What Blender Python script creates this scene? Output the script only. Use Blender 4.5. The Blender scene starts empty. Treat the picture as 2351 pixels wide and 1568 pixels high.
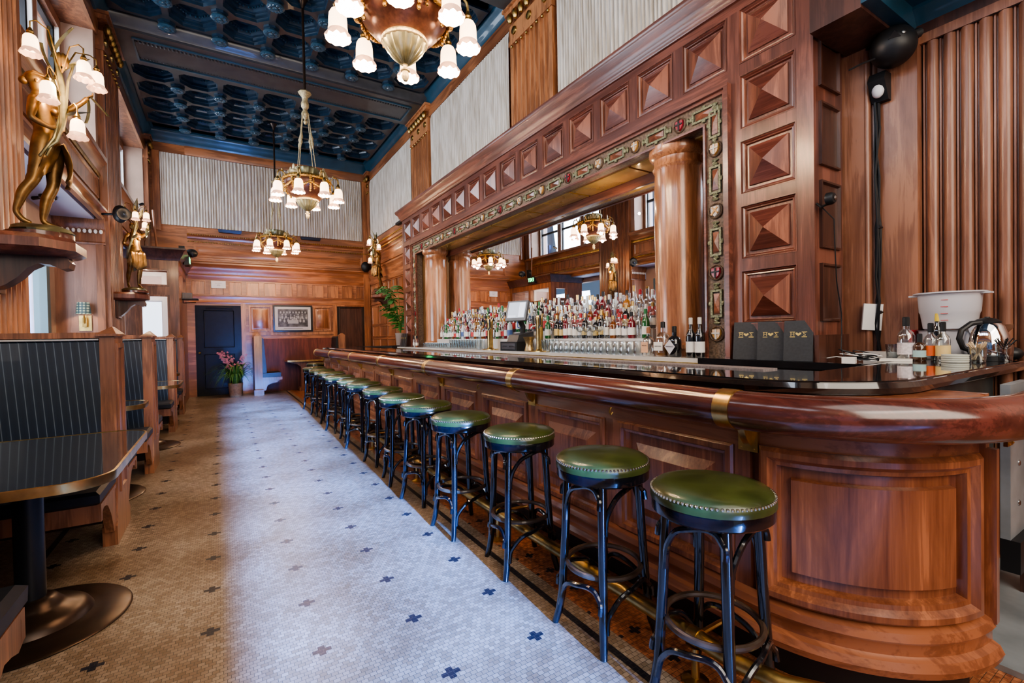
import bpy, bmesh, math, random
from mathutils import Vector, Matrix
random.seed(7)
PI = math.pi
scene = bpy.context.scene
COL = scene.collection
sin, cos = math.sin, math.cos

# ------------------------------------------------------------------ materials
def nm(name):
    m = bpy.data.materials.new(name); m.use_nodes = True
    nt = m.node_tree; b = nt.nodes['Principled BSDF']
    return m, nt, b
def N(nt, t, **k):
    n = nt.nodes.new(t)
    for a, v in k.items(): setattr(n, a, v)
    return n
def plain(name, col, rough=.5, metal=0, coat=0, emis=None, es=0, spec=.5, bump=0, bscale=40, var=0, alpha=1):
    m, nt, b = nm(name)
    b.inputs['Base Color'].default_value = (*col, 1)
    b.inputs['Roughness'].default_value = rough
    b.inputs['Metallic'].default_value = metal
    b.inputs['Coat Weight'].default_value = coat
    b.inputs['Specular IOR Level'].default_value = spec
    if emis: b.inputs['Emission Color'].default_value = (*emis, 1); b.inputs['Emission Strength'].default_value = es
    tc = N(nt, 'ShaderNodeTexCoord')
    if var or bump:
        no = N(nt, 'ShaderNodeTexNoise'); no.inputs['Scale'].default_value = bscale; no.inputs['Detail'].default_value = 4
        nt.links.new(tc.outputs['Object'], no.inputs['Vector'])
        if var:
            cr = N(nt, 'ShaderNodeValToRGB')
            cr.color_ramp.elements[0].position = .3; cr.color_ramp.elements[1].position = .75
            cr.color_ramp.elements[0].color = (*[max(0, c*(1-var)) for c in col], 1)
            cr.color_ramp.elements[1].color = (*[min(1, c*(1+var)) for c in col], 1)
            nt.links.new(no.outputs['Fac'], cr.inputs['Fac']); nt.links.new(cr.outputs['Color'], b.inputs['Base Color'])
        if bump:
            bp = N(nt, 'ShaderNodeBump'); bp.inputs['Strength'].default_value = bump; bp.inputs['Distance'].default_value = .01
            nt.links.new(no.outputs['Fac'], bp.inputs['Height']); nt.links.new(bp.outputs['Normal'], b.inputs['Normal'])
    return m
def wood(name, dark, light, axis=2, rough=.35, coat=.4, sc=1.0, contrast=.27):
    def ds(c): l = c[0]*.35+c[1]*.5+c[2]*.15; return tuple(1.08*(v*.86+l*.14) for v in c)
    dark, light = ds(dark), ds(light)
    m, nt, b = nm(name)
    tc = N(nt, 'ShaderNodeTexCoord'); oi = N(nt, 'ShaderNodeObjectInfo')
    add = N(nt, 'ShaderNodeVectorMath', operation='ADD'); mul = N(nt, 'ShaderNodeMath', operation='MULTIPLY'); mul.inputs[1].default_value = 37
    nt.links.new(oi.outputs['Random'], mul.inputs[0]); nt.links.new(tc.outputs['Object'], add.inputs[0]); nt.links.new(mul.outputs[0], add.inputs[1])
    s = [9*sc]*3; s[axis] = .9*sc
    mp = N(nt, 'ShaderNodeMapping'); mp.inputs['Scale'].default_value = s
    nt.links.new(add.outputs[0], mp.inputs['Vector'])
    no = N(nt, 'ShaderNodeTexNoise'); no.inputs['Scale'].default_value = 1.4; no.inputs['Detail'].default_value = 7; no.inputs['Roughness'].default_value = .62; no.inputs['Distortion'].default_value = .7
    nt.links.new(mp.outputs[0], no.inputs['Vector'])
    n2 = N(nt, 'ShaderNodeTexNoise'); n2.inputs['Scale'].default_value = 1.1; n2.inputs['Detail'].default_value = 2
    nt.links.new(add.outputs[0], n2.inputs['Vector'])
    s3 = [110*sc]*3; s3[axis] = 3*sc
    m3 = N(nt, 'ShaderNodeMapping'); m3.inputs['Scale'].default_value = s3; nt.links.new(add.outputs[0], m3.inputs['Vector'])
    n3 = N(nt, 'ShaderNodeTexNoise'); n3.inputs['Scale'].default_value = 1; n3.inputs['Detail'].default_value = 3; nt.links.new(m3.outputs[0], n3.inputs['Vector'])
    a = N(nt, 'ShaderNodeMath', operation='MULTIPLY_ADD'); a.inputs[1].default_value = .55; 
    nt.links.new(n2.outputs['Fac'], a.inputs[0]); nt.links.new(no.outputs['Fac'], a.inputs[2])
    a2 = N(nt, 'ShaderNodeMath', operation='MULTIPLY_ADD'); a2.inputs[1].default_value = .30
    nt.links.new(n3.outputs['Fac'], a2.inputs[0]); nt.links.new(a.outputs[0], a2.inputs[2])
    cr = N(nt, 'ShaderNodeValToRGB'); e = cr.color_ramp.elements
    e[0].position = .925-contrast*1.15; e[0].color = (*dark, 1); e[1].position = .925+contrast; e[1].color = (*light, 1)
    mid = e.new(.925); mid.color = (*[(dark[i]*.45+light[i]*.55) for i in range(3)], 1)
    nt.links.new(a2.outputs[0], cr.inputs['Fac']); nt.links.new(cr.outputs['Color'], b.inputs['Base Color'])
    b.inputs['Roughness'].default_value = rough; b.inputs['Coat Weight'].default_value = coat; b.inputs['Coat Roughness'].default_value = .18
    bp = N(nt, 'ShaderNodeBump'); bp.inputs['Strength'].default_value = .12; bp.inputs['Distance'].default_value = .004
    nt.links.new(a2.outputs[0], bp.inputs['Height']); nt.links.new(bp.outputs['Normal'], b.inputs['Normal'])
    return m
def glassy(name, tint=(1,1,1), base=.12, edge=.75, rough=.02, bw=.5):
    m = bpy.data.materials.new(name); m.use_nodes = True; nt = m.node_tree; nt.nodes.clear()
    out = N(nt, 'ShaderNodeOutputMaterial'); tr = N(nt, 'ShaderNodeBsdfTransparent'); gl = N(nt, 'ShaderNodeBsdfGlossy'); mx = N(nt, 'ShaderNodeMixShader')
    tr.inputs['Color'].default_value = (*tint, 1); gl.inputs['Roughness'].default_value = rough
    lw = N(nt, 'ShaderNodeLayerWeight'); lw.inputs['Blend'].default_value = bw
    mr = N(nt, 'ShaderNodeMapRange'); mr.inputs['To Min'].default_value = base; mr.inputs['To Max'].default_value = edge
    nt.links.new(lw.outputs['Facing'], mr.inputs['Value']); nt.links.new(mr.outputs[0], mx.inputs[0])
    nt.links.new(tr.outputs[0], mx.inputs[1]); nt.links.new(gl.outputs[0], mx.inputs[2]); nt.links.new(mx.outputs[0], out.inputs[0])
    return m

W_BACK = wood('wood_wall_back', (.10,.027,.008), (.46,.155,.042), 0, .38, .3, .8, .42)
W_WALL = wood('wood_wall_v', (.13,.034,.009), (.48,.17,.045), 2, .35, .35)
W_WALLY = wood('wood_wall_y', (.12,.032,.01), (.42,.15,.045), 1, .35, .35)
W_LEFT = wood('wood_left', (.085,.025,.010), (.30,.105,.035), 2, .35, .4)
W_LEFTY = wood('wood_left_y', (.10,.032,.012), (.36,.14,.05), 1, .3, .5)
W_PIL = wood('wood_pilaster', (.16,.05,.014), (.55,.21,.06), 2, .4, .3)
W_MAH = wood('wood_mahogany', (.06,.016,.010), (.23,.075,.042), 2, .3, .5)
W_MAHY = wood('wood_mahogany_y', (.06,.016,.010), (.23,.07,.038), 1, .3, .5)
W_PYR = wood('wood_pyramid', (.09,.024,.012), (.33,.11,.05), 2, .28, .6)
W_COLM = wood('wood_column', (.12,.035,.012), (.50,.20,.07), 2, .25, .7)
W_BAR = wood('wood_bar', (.11,.026,.010), (.42,.135,.042), 2, .3, .55)
W_BARY = wood('wood_bar_y', (.13,.034,.012), (.36,.115,.038), 1, .3, .55, .8, .42)
W_RAIL = wood('wood_rail', (.035,.009,.007), (.16,.036,.022), 1, .16, .9)
W_BOOTH = wood('wood_booth', (.085,.028,.011), (.36,.135,.05), 2, .4, .35)
W_DARK = wood('wood_dark', (.03,.010,.006), (.10,.035,.02), 2, .35, .4)
W_RIGHT = wood('wood_right', (.13,.04,.018), (.36,.15,.075), 2, .4, .3)
W_GOLDW = wood('wood_niche', (.14,.07,.02), (.40,.22,.07), 2, .4, .3)
BLUE = plain('paint_navy', (.017,.046,.082), .34, coat=.35, var=.35, bscale=9)
BLUEB = plain('paint_navy_beam', (.050,.052,.058), .36, coat=.3, var=.25, bscale=6)
BLUEC = plain('paint_teal_crown', (.022,.075,.12), .3, coat=.4, var=.2, bscale=5)
BLACKP = plain('black_paint', (.005,.006,.008), .5, spec=.25, var=.3, bscale=12)
BLACKL = plain('black_lacquer', (.006,.007,.010), .18, coat=.8, var=.4, bscale=14)
COUNTER = plain('black_counter', (.012,.012,.014), .09, coat=1, var=.5, bscale=5)
PLASTIC = plain('black_plastic', (.012,.013,.015), .45)
BRASS = plain('brass', (.62,.43,.17), .28, 1, var=.25, bscale=18)
BRASSD = plain('brass_aged', (.42,.28,.10), .35, 1, var=.45, bscale=14, bump=.2)
GILT = plain('gilt', (.60,.36,.10), .35, .85, var=.5, bscale=60, bump=.6)
GILTL = plain('gilt_light', (.55,.44,.24), .45, .5, var=.4, bscale=60, bump=.5)
BRONZE = plain('bronze', (.26,.145,.05), .40, .75, var=.6, bscale=11, bump=.2)
BRONZEG = plain('bronze_green', (.24,.225,.13), .38, .8, var=.45, bscale=12, bump=.2)
STEEL = plain('steel', (.42,.45,.47), .25, 1, var=.25, bscale=6)
SHEET = plain('sheet_steel', (.42,.47,.50), .38, .45, var=.3, bscale=4)
CHROME = plain('chrome', (.75,.76,.78), .06, 1)
NAIL = plain('nailhead', (.62,.56,.45), .25, 1)
GREEN = plain('green_leather', (.052,.068,.018), .30, coat=.35, var=.45, bscale=7, bump=.08)
CUSH = plain('black_leather', (.012,.014,.019), .5, coat=.05, var=.3, bscale=10)
IRON = plain('table_iron', (.045,.027,.018), .32, .6, var=.3, bscale=6)
IRONB = plain('table_post', (.012,.014,.018), .35, .2)
MARBLE = plain('marble', (.62,.60,.57), .2, var=.1, bscale=5, coat=.4)
WHITE = plain('white_paint', (.75,.73,.70), .5)
LAV = plain('soffit_paint', (.52,.48,.56), .6)
TEALF = plain('teal_frame', (.10,.16,.18), .4)
DRAPEBASE = (.60,.55,.48)
MIRROR = plain('mirror_glass', (.93,.93,.95), .0, 1)
CARVE = plain('carved_wood', (.16,.11,.075), .5, var=.5, bscale=50, bump=.6)
CARVEG = plain('carved_green_gold', (.22,.23,.14), .42, .35, var=.6, bscale=70, bump=.5)
REDS = plain('shield_red', (.36,.03,.045), .35, coat=.3)
GOLDS = plain('shield_gold', (.55,.30,.09), .4, coat=.3)
SILV = plain('shield_silver', (.58,.55,.50), .4)
GLOWPANEL = plain('amber_soffit', (.52,.33,.10), .22, .35, coat=.6, var=.35, bscale=2)
TERRA = plain('terracotta_pot', (.34,.20,.10), .6, var=.3, bscale=20)
LEAF = plain('leaf', (.07,.20,.035), .45, var=.4, bscale=20)
LEAFD = plain('leaf_palm', (.05,.22,.04), .5, var=.4, bscale=15)
PETAL = plain('petal', (.62,.20,.18), .5, var=.35, bscale=40)
GLASS = glassy('clear_glass', (.93,.96,.97), .10, .85, .03, .45)
PANE = glassy('window_pane', (.97,.98,1), .04, .35, .01, .3)
SHADEG = plain('frosted_shade_lit', (.95,.78,.66), .35, emis=(1,.66,.38), es=3.2)
SHADEF = plain('frosted_skirt', (.55,.38,.31), .3, emis=(1,.50,.30), es=.7)
BULB = plain('bulb_glow', (1,.9,.7), .3, emis=(1,.80,.52), es=16)
PAPER = plain('paper', (.80,.77,.70), .6)
LEATHERM = plain('menu_cover', (.035,.038,.042), .42, var=.2, bscale=60)
GOLDT = plain('gold_lettering', (.75,.58,.20), .35, .6)
SCREEN = plain('screen_grey', (.40,.44,.52), .2, emis=(.55,.62,.75), es=.35)
TUB = plain('translucent_tub', (.66,.66,.70), .25, coat=.3)
TUB.node_tree.nodes['Principled BSDF'].inputs['Alpha'].default_value = .82
EXITG = plain('exit_green', (.02,.8,.25), .4, emis=(.05,1,.30), es=3.5)
def stripes():                                   # dark blue upholstery with fine vertical pinstripes
    m, nt, b = nm('pinstripe_upholstery')
    tc = N(nt, 'ShaderNodeTexCoord'); sp = N(nt, 'ShaderNodeSeparateXYZ'); nt.links.new(tc.outputs['Object'], sp.inputs[0])
    a = N(nt, 'ShaderNodeMath', operation='ADD'); nt.links.new(sp.outputs['X'], a.inputs[0]); nt.links.new(sp.outputs['Y'], a.inputs[1])
    mu = N(nt, 'ShaderNodeMath', operation='MULTIPLY'); mu.inputs[1].default_value = 26; nt.links.new(a.outputs[0], mu.inputs[0])
    fr = N(nt, 'ShaderNodeMath', operation='FRACT'); nt.links.new(mu.outputs[0], fr.inputs[0])
    cr = N(nt, 'ShaderNodeValToRGB'); e = cr.color_ramp.elements
    e[0].position = .0; e[0].color = (.012,.019,.032,1); e[1].position = 1; e[1].color = (.012,.019,.032,1)
    for p, c in ((.42,(.014,.024,.04)), (.5,(.12,.15,.18)), (.58,(.014,.024,.04))):
        x = e.new(p); x.color = (*c, 1)
    nt.links.new(fr.outputs[0], cr.inputs['Fac']); nt.links.new(cr.outputs['Color'], b.inputs['Base Color'])
    b.inputs['Roughness'].default_value = .3; b.inputs['Coat Weight'].default_value = .25
    return m
STRIPE = stripes()
def drape():
    m, nt, b = nm('curtain_cloth')
    tc = N(nt, 'ShaderNodeTexCoord'); mp = N(nt, 'ShaderNodeMapping'); mp.inputs['Scale'].default_value = (14,14,1.2)
    no = N(nt, 'ShaderNodeTexNoise'); no.inputs['Scale'].default_value = 2; no.inputs['Detail'].default_value = 4
    nt.links.new(tc.outputs['Object'], mp.inputs[0]); nt.links.new(mp.outputs[0], no.inputs[0])
    cr = N(nt, 'ShaderNodeValToRGB'); e = cr.color_ramp.elements
    e[0].position = .35; e[0].color = (.50,.43,.34,1); e[1].position = .62; e[1].color = (.76,.70,.62,1)
    nt.links.new(no.outputs['Fac'], cr.inputs['Fac']); nt.links.new(cr.outputs['Color'], b.inputs['Base Color'])
    b.inputs['Roughness'].default_value = .85
    return m
DRAPE = drape()
def floormat():
    m, nt, b = nm('mosaic_floor')
    L = nt.links.new
    def M(op, a, b_=None, c=None):
        n = N(nt, 'ShaderNodeMath', operation=op)
        for i, v in enumerate((a, b_, c)):
            if v is None: continue
            if isinstance(v, (int, float)): n.inputs[i].default_value = v
            else: L(v, n.inputs[i])
        return n.outputs[0]
    tc = N(nt, 'ShaderNodeTexCoord'); sp = N(nt, 'ShaderNodeSeparateXYZ'); L(tc.outputs['Object'], sp.inputs[0])
    X, Y = sp.outputs['X'], sp.outputs['Y']
    br = N(nt, 'ShaderNodeTexBrick'); br.offset = .5; br.squash = 1
    br.inputs['Color1'].default_value = (.27,.205,.145,1); br.inputs['Color2'].default_value = (.45,.375,.30,1); br.inputs['Mortar'].default_value = (.085,.075,.065,1)
    br.inputs['Scale'].default_value = 1; br.inputs['Mortar Size'].default_value = .0011; br.inputs['Brick Width'].default_value = .0252; br.inputs['Row Height'].default_value = .0206; br.inputs['Mortar Smooth'].default_value = .3
    L(tc.outputs['Object'], br.inputs['Vector'])
    # crosses on their own grid
    def cell(v, o, p): return M('ABSOLUTE', M('SUBTRACT', M('MULTIPLY', M('FRACT', M('ADD', M('DIVIDE', M('SUBTRACT', v, o), p), .5)), p), p/2))
    cx, cy = cell(X, -.0743, .3965), cell(Y, 2.055, .4118)
    t = .0118
    arm1 = M('MULTIPLY', M('LESS_THAN', cx, .037), M('LESS_THAN', cy, t))
    arm2 = M('MULTIPLY', M('LESS_THAN', cx, t*1.15), M('LESS_THAN', cy, .032))
    cross = M('MAXIMUM', arm1, arm2)
    inside = M('MULTIPLY', M('LESS_THAN', X, 1.26), M('GREATER_THAN', X, -.9)); cross = M('MULTIPLY', cross, inside)
    line = M('MULTIPLY', M('GREATER_THAN', X, 1.312), M('LESS_THAN', X, 1.345))
    line2 = M('MULTIPLY', M('LESS_THAN', X, -.93), M('GREATER_THAN', X, -.965))
    dark = M('MAXIMUM', M('MAXIMUM', cross, line), line2)
    dx, dy = cell(X, 1.50, .10), cell(Y, 2.055, .2059)
    d1 = M('MULTIPLY', M('LESS_THAN', dx, .028), M('LESS_THAN', dy, .010)); d2 = M('MULTIPLY', M('LESS_THAN', dx, .010), M('LESS_THAN', dy, .028))
    terra = M('GREATER_THAN', X, 1.41)
    dkt = M('MULTIPLY', M('MAXIMUM', d1, d2), M('MULTIPLY', terra, M('LESS_THAN', X, 1.56)))
    mortar = br.outputs['Fac']
    no = N(nt, 'ShaderNodeTexNoise'); no.inputs['Scale'].default_value = 1.3; no.inputs['Detail'].default_value = 5; L(tc.outputs['Object'], no.inputs['Vector'])
    n2 = N(nt, 'ShaderNodeTexNoise'); n2.inputs['Scale'].default_value = 38; n2.inputs['Detail'].default_value = 1; L(tc.outputs['Object'], n2.inputs['Vector'])
    def mix(f, a, c, blend='MIX'):
        n = N(nt, 'ShaderNodeMix', data_type='RGBA', blend_type=blend)
        if isinstance(f, (int, float)): n.inputs[0].default_value = f
        else: L(f, n.inputs[0])
        for i, v in ((6, a), (7, c)):
            if isinstance(v, tuple): n.inputs[i].default_value = v
            else: L(v, n.inputs[i])
        return n.outputs[2]
    cr = N(nt, 'ShaderNodeValToRGB'); e = cr.color_ramp.elements; e[0].position = .35; e[0].color = (.55,.46,.38,1); e[1].position = .6; e[1].color = (1,1,1,1)
    L(no.outputs['Fac'], cr.inputs['Fac'])
    c0 = mix(1.0, br.outputs['Color'], cr.outputs['Color'], 'MULTIPLY')
    cr2 = N(nt, 'ShaderNodeValToRGB'); e = cr2.color_ramp.elements; e[0].position = .3; e[0].color = (.20,.06,.03,1); e[1].position = .7; e[1].color = (.55,.22,.10,1)
    L(n2.outputs['Fac'], cr2.inputs['Fac'])
    c1 = mix(terra, c0, mix(mortar, cr2.outputs['Color'], (.08,.05,.03,1)))
    c2 = mix(M('MULTIPLY', M('MAXIMUM', dark, dkt), M('SUBTRACT', 1, M('MULTIPLY', mortar, .5))), c1, (.016,.018,.028,1))
    L(c2, b.inputs['Base Color']); b.inputs['Roughness'].default_value = .33; b.inputs['Specular IOR Level'].default_value = .45
    bp = N(nt, 'ShaderNodeBump'); bp.inputs['Strength'].default_value = .35; bp.inputs['Distance'].default_value = .002
    L(M('SUBTRACT', 1, mortar), bp.inputs['Height']); L(bp.outputs['Normal'], b.inputs['Normal'])
    return m
FLOORM = floormat()
def plaid():
    m, nt, b = nm('tartan_shade'); L = nt.links.new
    tc = N(nt, 'ShaderNodeTexCoord')
    w = []
    for d in ('X', 'Z'):
        wv = N(nt, 'ShaderNodeTexWave'); wv.bands_direction = d; wv.inputs['Scale'].default_value = 9; L(tc.outputs['Object'], wv.inputs['Vector']); w.append(wv)
    mu = N(nt, 'ShaderNodeMath', operation='MULTIPLY'); L(w[0].outputs['Fac'], mu.inputs[0]); L(w[1].outputs['Fac'], mu.inputs[1])
    cr = N(nt, 'ShaderNodeValToRGB'); cr.color_ramp.elements[0].color = (.03,.06,.07,1); cr.color_ramp.elements[1].color = (.38,.42,.30,1)
    L(mu.outputs[0], cr.inputs['Fac']); L(cr.outputs['Color'], b.inputs['Base Color']); L(cr.outputs['Color'], b.inputs['Emission Color']); b.inputs['Emission Strength'].default_value = .5
    return m
TARTAN = plaid()

# ------------------------------------------------------------------ mesh builder
class MB:
    def __init__(s): s.v = []; s.f = []
    def add(s, vs, fs):
        n = len(s.v); s.v += [tuple(p) for p in vs]; s.f += [tuple(n+i for i in f) for f in fs]; return s
    NB = 0
    def box(s, x0, y0, z0, x1, y1, z1):
        MB.NB += 1; e = .00006*(MB.NB % 29); x0 -= e; y0 -= e; z0 -= e*.5; x1 += e; y1 += e; z1 += e*.5
        return s.add([(x0,y0,z0),(x1,y0,z0),(x1,y1,z0),(x0,y1,z0),(x0,y0,z1),(x1,y0,z1),(x1,y1,z1),(x0,y1,z1)],
                     [(0,3,2,1),(4,5,6,7),(0,1,5,4),(1,2,6,5),(2,3,7,6),(3,0,4,7)])
    def loft(s, rings, caps=(True, True), closed=True):
        n = len(rings[0]); vs = [p for r in rings for p in r]; fs = []
        for i in range(len(rings)-1):
            for j in range(n if closed else n-1):
                a = i*n+j; b = i*n+(j+1) % n; fs.append((a, b, b+n, a+n))
        if caps[0]: fs.append(tuple(range(n-1, -1, -1)))
        if caps[1]: fs.append(tuple((len(rings)-1)*n+j for j in range(n)))
        return s.add(vs, fs)
    def lathe(s, prof, seg=24, c=(0,0,0), wob=None):
        R = []
        for k, (r, z) in enumerate(prof):
            r = max(r, .0004)
            R.append([(c[0]+(r+(wob(k, 2*PI*j/seg) if wob else 0))*cos(2*PI*j/seg), c[1]+(r+(wob(k, 2*PI*j/seg) if wob else 0))*sin(2*PI*j/seg), c[2]+z) for j in range(seg)])
        return s.loft(R, (prof[0][0] > .001, prof[-1][0] > .001))
    def tube(s, path, r, seg=8, caps=True, closed=False):
        P = [Vector(p) for p in path]; n = len(P); rs = r if isinstance(r, (list, tuple)) else [r]*n
        R = []; up = None
        for i in range(n):
            if closed: t = P[(i+1) % n]-P[i-1]
            else: t = P[min(i+1, n-1)]-P[max(i-1, 0)]
            t.normalize()
            if up is None: up = Vector((0,0,1)) if abs(t.z) < .9 else Vector((1,0,0))
            a = t.cross(up).normalized(); up = a.cross(t).normalized()
            R.append([tuple(P[i]+a*rs[i]*cos(2*PI*j/seg)+up*rs[i]*sin(2*PI*j/seg)) for j in range(seg)])
        if closed: R.append(R[0]); caps = False
        return s.loft(R, (caps, caps))
    def ball(s, c, r, seg=12, rows=8):
        if isinstance(r, (int, float)): r = (r, r, r)
        R = []
        for i in range(rows+1):
            a = PI*i/rows-PI/2; q = max(cos(a), .001)
            R.append([(c[0]+r[0]*q*cos(2*PI*j/seg), c[1]+r[1]*q*sin(2*PI*j/seg), c[2]+r[2]*sin(a)) for j in range(seg)])
        return s.loft(R)
    def sweep(s, prof, path, caps=True, closed=True):
        # prof: (offset outward, z) ; path: plan points, outward = right-hand side
        n = len(path); R = []
        for i in range(n):
            ts = []
            if i > 0: d = Vector((path[i][0]-path[i-1][0], path[i][1]-path[i-1][1])); ts.append(d.normalized())
            if i < n-1: d = Vector((path[i+1][0]-path[i][0], path[i+1][1]-path[i][1])); ts.append(d.normalized())
            t = (ts[0]+ts[-1]).normalized(); k = 1/max(.35, t.dot(ts[0])); nx, ny = t.y*k, -t.x*k
            R.append([(path[i][0]+nx*o, path[i][1]+ny*o, z) for o, z in prof])
        return s.loft(R, (caps, caps), closed)
    def prism(s, poly, axis, a, b):
        def P(p, t): return (t, p[0], p[1]) if axis == 0 else (p[0], t, p[1]) if axis == 1 else (p[0], p[1], t)
        return s.loft([[P(p, a) for p in poly], [P(p, b) for p in poly]])
    def rings(s, O, U, V, Nn, w, h, rs, apex=None, oct=None):
        # nested rectangles centred on O; rs=(inset, out); apex -> pyramid ; oct -> chamfer
        O, U, V, Nn = Vector(O), Vector(U), Vector(V), Vector(Nn); R = []
        for q in rs:
            ins, out = q[0], q[1]; a, b = w/2-ins, h/2-ins
            if oct:
                c = q[2] if len(q) > 2 else oct
                pts = [(-a+c,-b),(a-c,-b),(a,-b+c),(a,b-c),(a-c,b),(-a+c,b),(-a,b-c),(-a,-b+c)]
            else: pts = [(-a,-b),(a,-b),(a,b),(-a,b)]
            R.append([tuple(O+U*x+V*y+Nn*out) for x, y in pts])
        if apex is not None:
            s.loft(R, (False, False)); n = len(R[-1]); L_ = R[-1]
            s.add(L_+[tuple(O+Nn*apex)], [(i, (i+1) % n, n) for i in range(n)])
        else: s.loft(R, (False, True))
        return s
    def xf(s, M4):
        s.v = [tuple(M4 @ Vector(p)) for p in s.v]; return s
    def merge(s, o, M4=None):
        return s.add([tuple(M4 @ Vector(p)) for p in o.v] if M4 else o.v, o.f)
    def build(s, name, mat, parent=None, world=False, ang=35, kind=None, recalc=True):
        vs = s.v
        if parent is not None and world:
            l = parent.location; vs = [(p[0]-l[0], p[1]-l[1], p[2]-l[2]) for p in vs]
        me = bpy.data.meshes.new(name); me.from_pydata(vs, [], s.f)
        if recalc:
            bm = bmesh.new(); bm.from_mesh(me); bmesh.ops.remove_doubles(bm, verts=bm.verts, dist=1e-5)
            bmesh.ops.recalc_face_normals(bm, faces=bm.faces); bm.to_mesh(me); bm.free()
        me.polygons.foreach_set('use_smooth', [True]*len(me.polygons)); me.set_sharp_from_angle(angle=math.radians(ang))
        me.materials.append(mat); me.update()
        o = bpy.data.objects.new(name, me); COL.objects.link(o)
        if parent is not None: o.parent = parent
        if kind: o['kind'] = kind
        return o
def T(x=0, y=0, z=0, rz=0, rx=0, ry=0, s=1):
    return Matrix.Translation((x,y,z)) @ Matrix.Rotation(rz, 4, 'Z') @ Matrix.Rotation(ry, 4, 'Y') @ Matrix.Rotation(rx, 4, 'X') @ (Matrix.Diagonal((s,s,s,1)) if isinstance(s, (int, float)) else Matrix.Diagonal((*s,1)))
def tag(o, label, cat, group=None):
    o['label'] = label; o['category'] = cat
    if group: o['group'] = group
    return o
def thing(name, label, cat, loc=(0,0,0), rz=0, group=None):
    o = bpy.data.objects.new(name, None); COL.objects.link(o); o.location = loc; o.rotation_euler = (0,0,rz); o.empty_display_size = .1
    return tag(o, label, cat, group)
def struct(name, mb, mat, parent=None, **k):
    o = mb.build(name, mat, parent, **k)
    if parent is None: o['kind'] = 'structure'
    return o
def dup(o, loc, rz=0, label=None, group=None, parent=None, sc=None):
    c = o.copy(); COL.objects.link(c); c.parent = parent
    if parent is None:
        c.location = loc; c.rotation_euler = (0,0,rz)
        if sc: c.scale = sc
    if label: c['label'] = label
    if group: c['group'] = group
    for ch in list(o.children): dup(ch, None, parent=c)
    return c
def textmesh(s, size, ext=.001):
    cu = bpy.data.curves.new('t', 'FONT'); cu.body = s; cu.size = size; cu.extrude = ext; cu.align_x = 'CENTER'; cu.align_y = 'CENTER'; cu.resolution_u = 3
    o = bpy.data.objects.new('t', cu); COL.objects.link(o); bpy.context.view_layer.update()
    dg = bpy.context.evaluated_depsgraph_get(); me = bpy.data.meshes.new_from_object(o.evaluated_get(dg))
    mb = MB(); mb.add([tuple(v.co) for v in me.vertices], [tuple(p.vertices) for p in me.polygons])
    bpy.data.objects.remove(o); bpy.data.curves.remove(cu); bpy.data.meshes.remove(me)
    return mb
def arc(c, r, a0, a1, n):
    return [(c[0]+r*cos(a0+(a1-a0)*i/n), c[1]+r*sin(a0+(a1-a0)*i/n)) for i in range(n+1)]
# ================================================================== ROOM SHELL
XL, XR, YB, ZC = -1.28, 3.5, 12.9, 5.70
XE = -1.82
struct('floor', MB().box(-3.2, -3.4, -.1, 4.4, 13.1, 0), FLOORM)
# ---- back wall with door recesses
b = MB(); b.box(-2, YB, 0, -.51, YB+.2, 6.1); b.box(-.51, YB, 2.10, .40, YB+.2, 6.1); b.box(.40, YB, 0, 2.59, YB+.2, 6.1)
b.box(2.59, YB, 2.22, 3.32, YB+.2, 6.1); b.box(3.32, YB, 0, 4.2, YB+.2, 6.1)
wb = struct('wall_back', b, W_BACK)
def wpanel(mb, O, U, Nn, u0, u1, z0, z1, rs=((0,0),(0,.020),(.018,.020),(.028,.004),(.04,.004))):
    O = Vector(O); U = Vector(U); c = O+U*((u0+u1)/2)+Vector((0,0,(z0+z1)/2))
    mb.rings(c, U, (0,0,1), Nn, u1-u0, z1-z0, rs)
FR = ((0,0),(0,.030),(.035,.030),(.040,.016),(.05,.014),(.056,.003),(.09,.003),(.10,.010))
def bandmold(mb, path, z, prof):
    mb.sweep([(o, z+h) for o, h in prof], path)
CORN = [(0,0),(.03,.0),(.035,.03),(.07,.06),(.08,.09),(.14,.13),(.15,.16),(0,.16)]
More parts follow.
